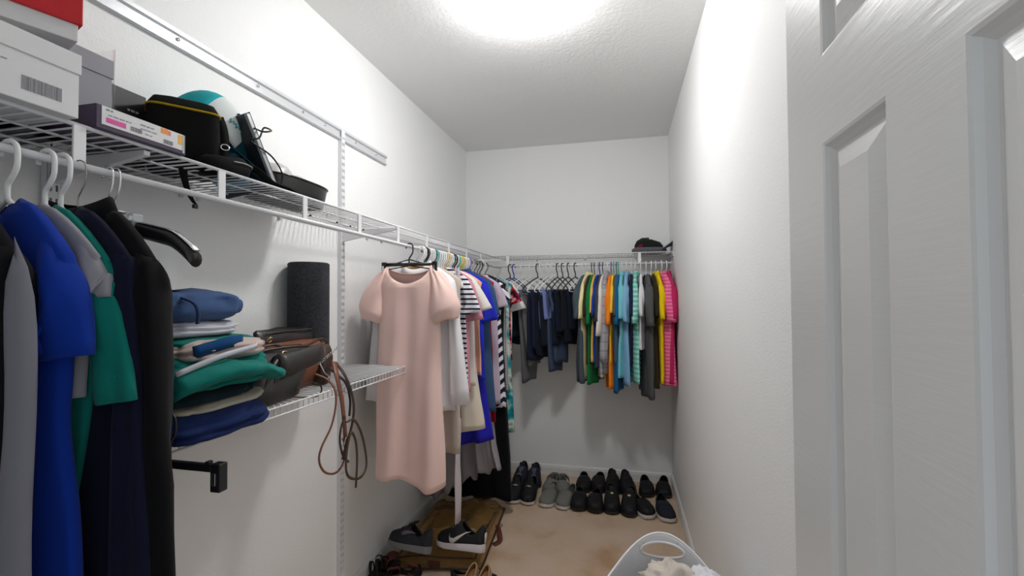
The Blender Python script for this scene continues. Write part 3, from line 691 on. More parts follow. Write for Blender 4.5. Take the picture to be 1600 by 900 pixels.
def top_shelf():
    m_box = card((.74, .74, .75), 'white_card'); m_red = bump(card(rgb(196, 22, 34), 'red_card', .45), 300, .2, .001)
    # white shoe box, end of its long side to the room
    y1 = .653
    t = carton('shoe_box', 'white shoe box with printed label and barcode at front left of top shelf', 'box', (-1.085, y1-.165, ST), (.20, .33, .118), 0, m_box, lidh=.036)
    barcode(t, .1005, .080, .020, .058, .024, seed=4)
    lines(t, .1005, [(-.10, .06, .060, .0012), (-.10, -.02, .05, .003), (-.10, .01, .042, .002), (-.08, .0, .033, .002)])
    lines(t, .1005, [(-.12, -.04, .092, .006)], name='faint_lettering')
    # stack behind: dark books under a red lidded box
    cx, cy = -1.20, .60
    t = carton('dark_box', 'navy and black printed box underneath the red lidded box', 'box', (cx, cy, ST), (.16, .28, .172), .05, card(rgb(22, 22, 44), 'navy_card', .35))
    for i, (a, c_) in enumerate(((-.05, .05), (.09, .12))):
        b = MB(); b.box((.0800, a, .05), (.0806, c_, .165)); obj('printed_panel', b, card(rgb(150, 145, 130), 'photo_print', .4) if i == 0 else card(rgb(60, 60, 100), 'photo_print_blue', .4), t, smooth=False)
    rp = P(130, 41, x=-1.04)
    A = math.radians(-20); w, d = .26, .34
    off = Matrix.Rotation(A, 3, 'Z') @ Vector((w/2, d/2, 0))
    t = thing('red_lidded_box', 'white box with bright red lid lying on top of the stack at upper left', 'box', (rp.x-off.x, rp.y-off.y, ST+.1745), A)
    hz = rp.z-(ST+.1745)
    b = MB(); b.box((-w/2+.006, -d/2+.006, 0), (w/2-.006, d/2-.006, hz+.02)); obj('box_body', b, m_box, t, smooth=False, bevel=.0015)
    b = MB(); b.box((-w/2, -d/2, hz), (w/2, d/2, hz+.085)); obj('lid', b, m_red, t, smooth=False, bevel=.002)
    # grey box wrapped in clear plastic
    g = P(168, 165, x=-1.15)
    t = carton('grey_box', 'light grey lidded box in a clear plastic bag beside the white shoe box', 'box', (-1.17, g.y-.055, ST+.036), (.10, .085, .165), .0, card(rgb(150, 150, 156), 'grey_card'), lidh=.04)
    b = MB(); b.box((-.051, -.0435, .035), (.0515, .0435, .040)); obj('lid_seam', b, card(rgb(110, 110, 116), 'grey_card_dark'), t, smooth=False)
    clear = principled('clear_film', (.95, .97, 1), .06, 0, Transmission_Weight=.96, IOR=1.12); clear.node_tree.nodes['Principled BSDF'].inputs['Alpha'].default_value = .35
    b = MB(); n = 30; rs = []
    for k in range(14):
        s = k/13; r = []
        for j in range(n):
            a = 2*PI*j/n; x = .060*sgn(math.cos(a))*abs(math.cos(a))**.35; y = .053*sgn(math.sin(a))*abs(math.sin(a))**.35
            q = 1+.05*nz(x*30, y*30, s*7); r.append(Vector((x*q, y*q, .0+s*.20)))
        rs.append(r)
    b.rings(rs); obj('plastic_bag', b, clear, t)
    # black cube box with tiny lettering
    g = P(222, 186, x=-1.22)
    t = carton('black_box', 'small matt black box with tiny white lettering behind the flat label box', 'box', (-1.255, g.y-.045, ST), (.09, .095, .192), .0, card((.018, .018, .022), 'black_card', .5), lidh=.0)
    lines(t, .0455, [(-.0, .030, .140, .005)], card((.6, .6, .6), 'white_print'), 'lettering')
    # flat purple box with white label side
    a, c_ = P(150, 166, x=-.998), P(290, 238, x=-.998); ln = c_.y-a.y
    t = carton('flat_box', 'flat purple box with a pink, white and orange label side on the shelf edge', 'box', (-1.085, (a.y+c_.y)/2, ST), (.174, ln, .048), 0, card(rgb(44, 22, 56), 'purple_card', .4))
    b = MB(); b.box((.0870, -ln/2+.010, .010), (.0878, ln/2-.006, .047)); obj('label', b, m_box, t, smooth=False)
    for nm, y0, yy, z0, z1, col in (('pink_band', -.078, -.040, .016, .026, rgb(226, 80, 160)), ('orange_sticker', .035, .052, .034, .046, rgb(240, 150, 60)), ('pink_sticker', .052, .058, .034, .044, rgb(235, 120, 130)), ('orange_sticker', .076, .086, .022, .044, rgb(245, 180, 60)), ('white_edge', .087, .0925, .004, .046, rgb(180, 178, 182))):
        b = MB(); b.box((.0876, y0, z0), (.0882, yy, z1)); obj(nm, b, card(col, 'sticker_%d_%d' % (col[0]*999, col[1]*999)), t, smooth=False)
    barcode(t, .0883, -.030, .016, .022, .009, seed=5); barcode(t, .0883, .042, .013, .020, .009, seed=6)
    lines(t, .0883, [(-.078, -.066, .040, .003), (-.074, -.03, .031, .0015), (-.01, .02, .035, .002), (-.01, .025, .027, .0012), (.0, .015, .018, .0015)])
    # black camera bag with yellow piping
    c_bag = cloth('black_nylon', rgb(15, 17, 15), weave=700, sheen=.0)
    p0, p1 = P(228, 200, x=-1.06), P(345, 200, x=-1.06)
    cy = (p0.y+p1.y)/2; w = p1.y-p0.y
    t = thing('camera_bag', 'black padded camera bag with yellow piping under the teal and white cap', 'bag', (-1.150, 1.01, ST), math.radians(-38))
    w = .158
    b = MB(); rs = []; n = 48
    for z, e in ((0, .90), (.02, 1.0), (.08, 1.03), (.150, 1.0), (.154, 1.01), (.160, 1.01), (.164, .99), (.182, .86), (.192, .55), (.195, .15)):
        r = []
        for j in range(n):
            a = 2*PI*j/n; x = .070*e*sgn(math.cos(a))*abs(math.cos(a))**.30; y = w/2*e*sgn(math.sin(a))*abs(math.sin(a))**.30
            r.append(Vector((x+.004*nz(x*20, y*20, z*20), y, z)))
        rs.append(r)
    b.rings(rs, True, True); obj('bag_body', b, c_bag, t)
    b = MB(); pts = [(.0705*1.012*sgn(math.cos(a))*abs(math.cos(a))**.30, w/2*1.012*sgn(math.sin(a))*abs(math.sin(a))**.30, .157) for a in [2*PI*j/60 for j in range(60)]]
    b.tube(pts, .003, 6, closed=True); obj('piping', b, cloth('yellow_piping', rgb(176, 150, 20)), t)
    b = MB(); b.tube(spline([(.030, w*.50, .165), (.045, w*.56, .12), (.055, w*.56, .07), (.05, w*.50, .01)], 6), .0, flat=(.011, .0015), up=(0, 1, 0)); obj('strap', b, c_bag, t)
    b = MB(); b.tube([(.060, w*.57+.010*math.cos(a), .075+.008*math.sin(a)) for a in [2*PI*j/14 for j in range(14)]], .0018, 6, closed=True); obj('buckle_ring', b, m_chrome, t)
    # waist pouch and its loose straps
    p = P(372, 262, x=-1.03)
    t = thing('waist_pouch', 'flat black zip pouch with grey zip lying right of camera bag', 'pouch', (-1.07, p.y-.01, ST), .25)
    b = MB(); rs = []
    for z, e in ((0, .8), (.010, 1.0), (.025, 1.05), (.040, .98), (.052, .75), (.056, .3)):
        rs.append([Vector((.058*e*math.cos(a)+.004*nz(a*2, z*40), .085*e*math.sin(a), z+.010*math.sin(a)+.004*nz(a*3, z*50, 3))) for a in [2*PI*j/40 for j in range(40)]])
    b.rings(rs, True, True); obj('pouch_body', b, c_bag, t)
    b = MB(); b.tube(spline([(.056, -.045, .030), (.064, -.01, .034), (.062, .03, .036), (.045, .062, .038)], 6), .0016, 6); obj('zip', b, card((.35, .38, .36), 'zip_grey'), t)
    t2 = thing('black_strap', 'loose black webbing strap curling over the shelf edge near the grey tablet', 'strap', (-1.05, p.y+.08, ST), 0)
    b = MB(); b.tube(spline([(-.02, -.05, .05), (.0, .0, .045), (.02, .05, .012), (.03, .10, .006), (.012, .15, .006), (-.03, .18, .006)], 8), 0, flat=(.012, .0012), up=(1, 0, .3)); obj('webbing', b, c_bag, t2)
    p = P(285, 290, x=-1.09)
    t2 = thing('hanging_strap', 'thin tapering black strap end dangling below the top shelf', 'strap', (p.x, p.y, SZ-.004), 0)
    b = MB()
    pts = spline([(0, 0, .006), (.002, .003, -.02), (.005, .012, -.055), (.012, .02, -.078), (.018, .024, -.086)], 6)
    rr = []
    for i, q in enumerate(pts):
        wd = .010*(1-i/(len(pts)-1))+.0022; rr.append([q+Vector((0, s*wd, sy*.0012)) + Vector((sy*.0012, 0, 0)) for s, sy in ((-1, -1), (1, -1), (1, 1), (-1, 1))])
    b.rings(rr, True, True); obj('webbing', b, c_bag, t2)
    b = MB(); b.box((.010, .018, -.096), (.018, .030, -.086)); obj('strap_tip', b, m_bplastic, t2, bevel=.001)
    # white and teal cap resting on the bag
    def cap(name, label, loc, rz, crown, brim, R=.088, H=.105, tilt=0.35, art=None, front=None):
        t = thing(name, label, 'cap', loc, rz); t.rotation_euler = (0, tilt, rz)
        b = MB(); rs = []
        for k in range(12):
            a = PI/2*k/11; rs.append([Vector((R*max(0, math.cos(a))**.75*(1+.12*max(0, math.cos(f)))*math.cos(f), R*.9*max(0, math.cos(a))**.75*math.sin(f), H*math.sin(a))) for f in [2*PI*j/36 for j in range(36)]])
        b.rings(rs); obj('crown', b, crown, t, solid=.002)
        b = MB(); rs = []
        for k in range(7):
            s = k/6; rs.append([Vector(((R*1.10+.078*s*math.cos(f*.55)**.5)*math.cos(f*.62), (R*.92+.03*s)*math.sin(f*.9), .004-.012*s-.020*math.sin(f)**2)) for f in [-PI/2*.98+PI*.98*j/20 for j in range(21)]])
        b.rings(rs, closed=False); obj('brim', b, brim, t, solid=.003)
        b = MB(); b.lathe([(0, .004), (.006, .002), (.007, 0)], 12, (0, 0, H)); obj('top_button', b, brim, t)
        return t
    c_tealcap = cloth('teal_canvas', rgb(34, 170, 180)); c_whcap = cloth('white_mesh', rgb(226, 232, 232)); c_dteal = cloth('dark_teal_canvas', rgb(8, 66, 74))
    p = P(300, 190, x=-1.19)
    t = cap('baseball_cap', 'white cap with teal back panel and dark palm tree print on the black bag', (-1.195, 1.110, ST+.150), math.radians(60), c_whcap, c_dteal, R=.10, H=.125, tilt=.55)
    # teal rear panel and the palm motif (as worn on the side of the crown)
    b = MB(); rs = []
    for k in range(12):
        a = PI/2*k/11; rs.append([Vector((.1012*max(0, math.cos(a))**.75*math.cos(f), .1012*.9*max(0, math.cos(a))**.75*math.sin(f), .126*math.sin(a))) for f in [PI*.62+PI*.76*j/14 for j in range(15)]])
    b.rings(rs, closed=False); obj('rear_panel', b, c_tealcap, t, solid=.001)
    navy = card(rgb(28, 34, 80), 'navy_print'); teal = card(rgb(70, 190, 205), 'teal_print')
    def on_crown(f, a, r=1.025):
        R = .10; return Vector((R*r*max(0, math.cos(a))**.75*(1+.12*max(0, math.cos(f)))*math.cos(f), R*.9*r*max(0, math.cos(a))**.75*math.sin(f), .125*r*math.sin(a)))
    b = MB(); f0 = -.95; b.tube([on_crown(f0, .52), on_crown(f0+.05, .65), on_crown(f0+.02, .78)], .0018, 6)
    for k in range(6):
        g = k*PI/5; e = (f0+.02+.26*math.cos(g), .80+.12*math.sin(g)-.05); b.tube([on_crown(f0+.02, .78), on_crown((f0+.02+e[0])/2, (.78+e[1])/2+.06), on_crown(*e)], .0016, 6)
    obj('palm_print', b, navy, t)
    b = MB()
    for k in range(9):
        f = f0-.35+.1*k; b.tube([on_crown(f, .48), on_crown(f+.04, .36+.05*(k % 2)), on_crown(f+.07, .44)], .0018, 6)
    obj('script_print', b, teal, t)
    p = P(378, 205, x=-1.12)
    cap('baseball_cap', 'dark teal cap with curved brim wedged between the bag and tablet', (-1.165, 1.165, ST+.105), math.radians(50), c_dteal, c_dteal, R=.068, H=.070, tilt=.55)
    # leaning grey tablet, its cable, and a blue cloth
    a, c_ = P(395, 183, x=-1.15), P(430, 283, x=-1.05)
    t = thing('tablet', 'grey edged tablet leaning upright on the top shelf with a cable round it', 'tablet', (-1.09, c_.y-.01, ST), 0)
    R = Matrix.Rotation(math.radians(22), 3, 'X') @ Matrix.Rotation(math.radians(-8), 3, 'Y')
    b = MB(); b.box((-.14, -.012, 0), (.06, .0, .22), R); obj('case', b, card((.02, .024, .03), 'tablet_black', .3), t, smooth=False, bevel=.002)
    b = MB(); b.box((.052, -.0125, .002), (.0615, .0005, .218), R); obj('metal_edge', b, card((.35, .37, .38), 'tablet_edge', .35), t, smooth=False, bevel=.001)
    b = MB(); b.box((-.14, .0, .0), (.062, .003, .222), R); obj('screen_glass', b, card((.01, .012, .016), 'screen_glass', .08), t, smooth=False, bevel=.001)
    t = thing('charging_cable', 'thin dark cable looping around the leaning tablet on top shelf', 'cable', (-1.09, c_.y-.01, ST), 0)
    b = MB(); b.tube(spline([(-.12, -.19, .175), (-.10, -.16, .215), (-.07, -.10, .222), (-.04, -.08, .195), (0, -.06, .185), (.075, -.085, .15), (.085, -.06, .16), (.05, -.05, .175), (.07, -.09, .13), (.05, -.10, .12), (.05, -.02, .10), (.03, .05, .07), (.02, .06, .03), (.03, .03, .006)], 8), .0026, 8); obj('cord', b, card(rgb(26, 22, 44), 'cable_dark', .4), t)
    b = MB(); b.box((-.128, -.20, .155), (-.112, -.18, .178)); obj('plug', b, card((.5, .5, .52), 'plug_grey', .4), t, bevel=.002)
    p = P(392, 232, x=-1.10)
    t = blob_cloth('blue_cloth', 'bright blue folded cloth between the pouch and the tablet', 'cloth', (-1.15, p.y-.01, ST), (.05, .05, .12), 0, cloth('sky_blue_cloth', rgb(70, 150, 190)), 4, amp=.012)
    # black lidded pan / tray with clear plastic on top
    a, c_ = P(432, 290, x=-1.07), P(525, 318, x=-1.07)
    cy, w = (a.y+c_.y)/2, (c_.y-a.y)
    t = thing('black_tray', 'glossy black oval tray on the top shelf beside the slotted upright', 'tray', (-1.165, cy, ST), .0)
    b = MB(); rs = []; n = 56
    for z, e in ((0, .84), (.004, .90), (.040, .96), (.070, 1.0), (.076, 1.0), (.079, .985), (.074, .96), (.055, .93), (.050, .0)):
        rs.append([Vector((.095*e*sgn(math.cos(f))*abs(math.cos(f))**.6, w/2*1.03*e*sgn(math.sin(f))*abs(math.sin(f))**.75, z)) for f in [2*PI*j/n for j in range(n)]])
    b.rings(rs, True, False); obj('tray_body', b, card((.012, .013, .014), 'black_gloss', .25), t)
    b = MB(); b.tube([(.097*sgn(math.cos(f))*abs(math.cos(f))**.6, w/2*1.045*sgn(math.sin(f))*abs(math.sin(f))**.75, .075) for f in [2*PI*j/56 for j in range(56)]], .0028, 6, closed=True); obj('rim', b, card((.02, .02, .022), 'black_rim', .15), t)
    t = thing('plastic_packaging', 'crumpled clear and white plastic packaging lying in the black tray', 'packaging', (-1.18, cy-.03, ST+.052), .1)
    for k, (sx, sy, sz, ox) in enumerate(((.055, .075, .060, -.01), (.05, .07, .052, .10))):
        b = MB(); rs = []
        for z, e in ((0, .95), (.5, 1), (1.0, .92), (1.25, .7), (1.3, .2)):
            rs.append([Vector((sx*e*math.cos(f)*(1+.08*nz(f*3, z*4, k)), ox+sy*e*math.sin(f)*(1+.08*nz(f*3, z*4, k+5)), sz*z+.006*nz(f*2, z*3, k))) for f in [2*PI*j/30 for j in range(30)]])
        b.rings(rs, False, True); obj('plastic_shell', b, principled('cloudy_plastic', (.66, .65, .63), .3, 0, Transmission_Weight=.15), t)

def blob_cloth(name, label, cat, c, size, rz, mat, seed=1, amp=.01, ex=.5, layers=0, group=None, sag=0, cat_parts=None, tilt=(0, 0), n=64, m=30):
    """soft bundle of cloth: a rounded slab, creased, with folded layers showing round its edge"""
    t = thing(name, label, cat, c, rz, group); t.rotation_euler = (tilt[0], tilt[1], rz)
    b = MB(); rs = []; w, d, h = size
    for i in range(m+1):
        p = -PI/2+PI*i/m; cp = abs(math.cos(p))**(ex*.8); sp = sgn(math.sin(p))*abs(math.sin(p))**.7
        r = []
        for j in range(n):
            a = 2*PI*j/n
            x = w*cp*sgn(math.cos(a))*abs(math.cos(a))**.5; y = d*cp*sgn(math.sin(a))*abs(math.sin(a))**.5; z = h/2+h/2*sp
            g = 1.0
            if layers: g -= .07*math.exp(-((sp*1.0)/.12)**2)*(cp > .3)+.05*math.exp(-((sp-.55)/.10)**2)*(cp > .3)
            q = nz(x*14+seed*7, y*14, z*22)*amp+nz(x*34+seed, y*34, z*50)*amp*.35
            cr = abs(nz(x*9+seed*3, y*16, z*12+seed)); q -= amp*.9*max(0, 1-cr*7)
            x2 = x*g+q*math.cos(a); y2 = y*g+q*math.sin(a)
            z2 = z+nz(x*10, y*10, seed)*amp*1.2*(z/h)-sag*max(0, (x/w))**2*h
            r.append(Vector((x2, y2, max(z2, -.004 if not sag else -9))))
        rs.append(r)
    b.rings(rs, True, True); obj('folded_body', b, mat, t)
    return t
top_shelf()
p = P(1022, 385, y=YB-.15)
def back_cap():
    c_g = cloth('grey_marl', rgb(96, 98, 104)); c_k = cloth('black_olive_cap', rgb(28, 32, 28)); c_m = cloth('maroon_cap', rgb(110, 24, 48)); c_s = cloth('slate_brim', rgb(74, 88, 96))
    x0, x1 = P(990, 395, y=YB-.17).x, P(1054, 395, y=YB-.17).x; cx = (x0+x1)/2; z = SZ-.002
    t = thing('baseball_cap', 'grey and black cap with maroon side lying on the back shelf by right wall', 'cap', (cx-.035, YB-.17, z), 0)
    b = MB(); rs = []
    for k in range(14):
        a = PI/2*k/13; rs.append([Vector((.105*max(0, math.cos(a))**.7*math.cos(f)*(1+.04*nz(f*2, a*3)), .085*max(0, math.cos(a))**.7*math.sin(f), .030+.078*math.sin(a)**.8+.006*nz(f*3, a*4, 2)-.012*math.cos(f))) for f in [2*PI*j/40 for j in range(40)]])
    b.rings(rs); obj('crown', b, c_k, t, solid=.002)
    b = MB(); rs = []
    for k in range(5):
        a = k/4; rs.append([Vector(((.112-.012*a)*math.cos(f), (.094-.010*a)*math.sin(f), .030+.036*a+.004*math.sin(3*f))) for f in [PI*.72+PI*.62*j/14 for j in range(15)]])
    b.rings(rs, closed=False); obj('maroon_panel', b, c_m, t, solid=.002)
    b = MB(); rs = []
    for z_, e in ((0, .93), (.012, 1.02), (.028, 1.03), (.040, .96)):
        rs.append([Vector((.125*e*math.cos(f), .098*e*math.sin(f), z_+.003*nz(f*2, z_*30))) for f in [2*PI*j/40 for j in range(40)]])
    b.rings(rs, True, True); obj('sweatband', b, c_g, t)
    b = MB(); rs = []
    for k in range(7):
        s = k/6; rs.append([Vector((.085+.082*s+.01*math.cos(v*PI/2), .088*v*(1-.12*s), .020+.030*s+.028*(1-v*v)*.4+.032*s*abs(v)**2)) for v in [-1+2*j/14 for j in range(15)]])
    b.rings(rs, closed=False); obj('brim', b, c_s, t, solid=.006)
back_cap()

# ------------------------------------------------------------------ things on the lower shelf
LZ = 1.142
def lower_shelf():
    # foam roller
    cx, cy, r = XL+.0855, 1.640, .0785
    t = thing('foam_roller', 'dark grey speckled foam roller standing on end on the lower shelf', 'foam roller', (cx, cy, LZ), 0)
    m_foam = bump(vary(principled('foam', (.03, .03, .035), .95), [(.016, .017, .022), (.040, .042, .050)], 160, 3), 220, .8, .003, 3)
    b = MB(); b.lathe([(0, 0), (r-.004, 0), (r, .004), (r, .456), (r-.006, .461), (.0, .461)], 56); obj('roller_body', b, m_foam, t, angle=.9)
    # pile of folded clothes, bottom to top
    def at(u, v, x): q = P(u, v, x=x); return q
    c_nv = cloth('navy_scrub', rgb(22, 40, 88), weave=260); c_tl = cloth('scrub_teal', rgb(4, 118, 108), rough=.75); c_pk = cloth('pale_pink_cotton', rgb(205, 184, 176)); c_wt = cloth('white_towel', rgb(205, 205, 215)); c_dn = cloth('blue_chambray', rgb(66, 90, 132), weave=300); c_kh = cloth('khaki_cloth', rgb(175, 168, 152)); c_ng = cloth('dark_green_cloth', rgb(8, 32, 40))
    PG = 'folded clothes piled on the lower shelf'
    yc = .985
    blob_cloth('folded_trousers', 'navy folded trousers at the bottom of the pile, sagging over the shelf edge', 'trousers', (-1.12, yc-.02, LZ), (.185, .170, .070), -.05, c_nv, 3, .012, layers=1, group=PG, sag=.50)
    blob_cloth('folded_cloth', 'thin khaki folded cloth between navy trousers and teal scrubs', 'cloth', (-1.13, yc+.005, LZ+.055), (.165, .165, .022), .0, c_kh, 5, .008, group=PG, sag=.8)
    blob_cloth('folded_cloth', 'very dark green folded cloth under the teal scrub top', 'cloth', (-1.13, yc-.02, LZ+.072), (.16, .155, .042), .0, c_ng, 6, .012, group=PG, sag=.4)
    t = blob_cloth('scrub_shirt', 'crumpled teal scrub top with white trim spilling from the pile', 'scrub top', (-1.12, yc+.01, LZ+.105), (.165, .165, .085), .0, c_tl, 8, .024, layers=1, group=PG, sag=.3)
    # creased flap that hangs forward, with its white trim
    b = MB(); rs = []
    for k in range(20):
        s = k/19; y = -.17+.33*s
        rs.append([Vector((.150+.035*math.sin(PI*s)*math.cos(a)+.028*math.cos(a)+.008*nz(s*7, a, 3), y, .012+.030*math.sin(a)*(1-.45*s)-.015*s+.03*math.sin(PI*s)+.010*nz(s*8, a*1.5, 1))) for a in [2*PI*j/20 for j in range(20)]])
    b.rings(rs, True, True); obj('sleeve', b, c_tl, t)
    b = MB(); b.tube(spline([(.168, -.17, .045), (.185, -.08, .072), (.180, .0, .082), (.165, .06, .086), (.13, .10, .09)], 6), 0, flat=(.006, .002), up=(0, 0, 1)); obj('white_trim', b, c_wt, t)
    b = MB(); b.tube(spline([(.14, -.10, .085), (.15, -.02, .10), (.14, .04, .102)], 6), 0, flat=(.014, .004), up=(0, 0, 1)); obj('blue_trim', b, cloth('mid_blue_trim', rgb(20, 70, 120)), t)
    blob_cloth('folded_tee', 'pale pink folded tee rolled on the teal scrub top', 'tee', (-1.11, yc+.015, LZ+.165), (.145, .135, .055), .0, c_pk, 9, .018, layers=1, group=PG, sag=.25)
    blob_cloth('scrub_trousers', 'flat folded teal scrub trousers below the white towel', 'trousers', (-1.14, yc+.03, LZ+.188), (.135, .14, .034), .0, c_tl, 12, .008, group=PG, sag=.2)
    blob_cloth('folded_towel', 'white folded towel second from the top of the pile', 'towel', (-1.15, yc+.0, LZ+.216), (.125, .130, .045), .0, c_wt, 10, .010, layers=1, group=PG)
    t = blob_cloth('folded_shirt', 'blue chambray folded shirt on top of the pile', 'shirt', (-1.14, yc-.01, LZ+.256), (.125, .135, .082), .02, c_dn, 11, .014, group=PG)
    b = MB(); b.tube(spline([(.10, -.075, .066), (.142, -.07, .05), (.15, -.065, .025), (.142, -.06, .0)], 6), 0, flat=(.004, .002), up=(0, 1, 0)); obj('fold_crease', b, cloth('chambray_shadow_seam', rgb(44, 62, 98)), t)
    # small wire/plastic organiser
    q = P(380, 545, x=-1.16)
    t = thing('desk_organiser', 'small black framed organiser with an orange item behind the teal pile', 'organiser', (-1.17, q.y+.01, LZ+.03), .1)
    b = MB()
    for x in (-.05, .05):
        for y in (-.045, .045): b.box((x-.003, y-.003, -.028), (x+.003, y+.003, .12))
    for z in (-.028, .045, .115):
        for s in (-1, 1): b.box((-.053, s*.045-.003, z), (.053, s*.045+.003, z+.006)); b.box((s*.05-.003, -.048, z), (s*.05+.003, .048, z+.006))
    obj('frame', b, m_bplastic, t, smooth=False)
    b = MB(); b.box((-.046, -.041, -.022), (.046, .041, .046)); obj('drawer', b, principled('smoky_plastic', (.45, .5, .5), .2, 0, Transmission_Weight=.5), t, smooth=False, bevel=.002)
    b = MB(); b.box((-.03, -.038, .052), (.045, .0, .085)); obj('orange_insert', b, card(rgb(190, 80, 40), 'orange_card'), t, smooth=False, bevel=.003)
    q = P(428, 598, x=-1.03)
    t = thing('clear_case', 'open clear plastic case leaning between teal scrubs and black handbag', 'case', (-1.06, q.y, LZ), .35)
    b = MB(); R = Matrix.Rotation(math.radians(-28), 3, 'X')
    b.box((-.04, -.0015, .0), (.04, .0015, .125), R); b.box((-.04, -.003, .118), (.04, .003, .125), R); b.box((-.04, -.003, 0), (-.036, .003, .12), R); b.box((.036, -.003, 0), (.04, .003, .12), R); b.box((-.04, -.03, .0), (.04, .03, .003))
    obj('case_shell', b, principled('frosted_clear', (.75, .8, .8), .15, 0, Transmission_Weight=.75, IOR=1.2), t, smooth=False)

    # handbags -------------------------------------------------------------
    l_blk = bump(principled('black_leather', (.016, .015, .015), .38), 90, .25, .001, 3); l_tan = bump(principled('cognac_leather', rgb(124, 76, 56), .42), 90, .2, .001); l_brn = bump(principled('dark_brown_leather', rgb(62, 42, 32), .42), 90, .2, .001); l_char = bump(principled('charcoal_pebble_leather', rgb(44, 42, 40), .45), 160, .4, .0012)
    def bagshape(t, name, prof, half, mat, n=40, dent=0, lean=0):
        """prof: (z, half depth x, half length y, dx, dy)"""
        b = MB(); rs = []
        for z, hx, hy, dx, dy in prof:
            r = []
            for j in range(n):
                a = 2*PI*j/n; x = hx*sgn(math.cos(a))*abs(math.cos(a))**.6; y = hy*sgn(math.sin(a))*abs(math.sin(a))**.55
                q = .012*nz(y*12, z*14, half)+dent*math.exp(-((y-.02)/.04)**2-((z-.08)/.03)**2)*(x > 0)
                r.append(Vector((x+dx+q, y+dy, z+.01*nz(y*9, x*9, half+2)*(z > .02))))
            rs.append(r)
        b.rings(rs, True, True); return obj(name, b, mat, t)
    q = P(432, 600, x=-1.03)
    # charcoal hobo bag slumped at the front
    t = thing('hobo_handbag', 'slumped charcoal black leather handbag at the front of the lower shelf', 'handbag', (-1.085, 1.235, LZ), .06)
    bagshape(t, 'bag_body', [(0, .045, .10, .02, -.02), (.01, .06, .115, .02, -.02), (.05, .068, .12, .018, -.015), (.09, .062, .135, .012, .005), (.125, .045, .16, .0, .03), (.15, .022, .17, -.008, .04), (.158, .006, .165, -.01, .04)], 1.0, l_char, dent=-.02)
    b = MB(); b.tube(spline([(-.008, -.13, .150), (.004, -.06, .152), (.02, .02, .158), (.04, .10, .158), (.045, .17, .150), (.04, .20, .125)], 8), 0, flat=(.004, .003), up=(0, 0, 1)); obj('rolled_edge', b, l_brn, t)
    b = MB(); b.tube(spline([(.068, -.095, .03), (.074, -.075, .08), (.066, -.03, .125), (.05, .01, .146)], 8), 0, flat=(.009, .0022), up=(0, 1, .3)); b.tube(spline([(.073, -.065, .03), (.078, -.045, .08), (.07, -.005, .12), (.052, .03, .145)], 8), 0, flat=(.007, .0022), up=(0, 1, .3)); obj('handle_strap', b, l_blk, t)
    b = MB(); b.tube([(.055+.0*math.cos(a), .02+.012*math.cos(a), .146+.005*math.sin(a)) for a in [2*PI*j/16 for j in range(16)]], .0026, 8, closed=True); obj('brass_ring', b, m_gold, t)
    b = MB(); b.box((.052, -.085, .133), (.056, -.055, .137)); obj('name_plate', b, m_gold, t, bevel=.0005)
    b = MB(); rs = []
    for k in range(10):
        s = k/9; rs.append([Vector((.06+.028*math.sin(a)*(1-.3*s), -.02+.22*s, .105+.040*math.cos(a)*(1-.2*s)+.02*s)) for a in [2*PI*j/20 for j in range(20)]])
    b.rings(rs, True, True); obj('flap_fold', b, l_char, t)
    # cognac bag behind it
    t = thing('cognac_handbag', 'cognac brown leather tote lying behind the charcoal handbag', 'handbag', (-1.15, 1.395, LZ), .03)
    bagshape(t, 'bag_body', [(0, .05, .17, 0, 0), (.01, .06, .19, 0, 0), (.07, .065, .20, .01, .01), (.12, .05, .20, .01, .01), (.15, .03, .205, .0, .0), (.165, .012, .20, -.002, 0)], 4.0, l_tan)
    b = MB(); b.tube(spline([(.03, -.19, .15), (.055, -.12, .168), (.06, -.05, .150), (.05, .06, .150), (.05, .14, .165), (.05, .19, .150)], 8), .0045, 8); obj('edge_piping', b, l_brn, t)
    b = MB()
    for y, z in ((-.175, .168), (-.10, .182), (.19, .150)):
        b.tube([(.03+.004*math.sin(a), y+.010*math.cos(a), z+.008*math.sin(a)) for a in [2*PI*j/14 for j in range(14)]], .0022, 6, closed=True)
    obj('brass_rings', b, m_gold, t)
    b = MB(); b.tube(spline([(.0, -.20, .09), (.01, -.19, .16), (.012, -.175, .175)], 6), 0, flat=(.006, .0015), up=(1, 0, 0)); obj('side_tab', b, l_brn, t)
    # black flat bag behind, its top edge seen above the cognac bag
    t = thing('black_clutch', 'black leather bag whose top edge shows between cognac bag and foam roller', 'handbag', (-1.185, 1.475, LZ+.150), .12)
    bagshape(t, 'bag_body', [(0, .02, .17, .0, 0), (.012, .026, .185, 0, 0), (.035, .024, .19, -.004, 0), (.055, .014, .188, -.006, 0), (.062, .005, .18, -.006, 0)], 7.0, l_blk)
    b = MB(); b.tube(spline([(.02, -.17, .05), (.02, -.05, .052), (.02, .08, .05), (.022, .17, .048)], 6), .0024, 6); obj('top_zip', b, principled('zip_dark', (.05, .05, .055), .4), t)
    # brown ball-shaped pouch under the flap
    q = P(470, 605, x=-1.01)
    t = thing('coin_pouch', 'small round shiny brown leather pouch under the charcoal handbag', 'pouch', (-1.05, q.y, LZ), 0)
    b = MB(); b.lathe([(0, 0), (.020, .003), (.030, .018), (.028, .036), (.014, .048), (.008, .054), (.013, .072), (.010, .074), (0, .07)], 28); obj('pouch_body', b, principled('russet_leather', rgb(120, 62, 46), .3), t)
    b = MB(); b.tube([(.010*math.cos(a), .010*math.sin(a), .055) for a in [2*PI*j/14 for j in range(14)]], .002, 6, closed=True); obj('drawstring', b, l_brn, t)
    # dark inside gusset and hardware at the right end of the bags
    t = thing('bucket_bag', 'dark brown bag end with silver chain and clasp at the strap bundle', 'handbag', (-1.10, 1.515, LZ), -.1)
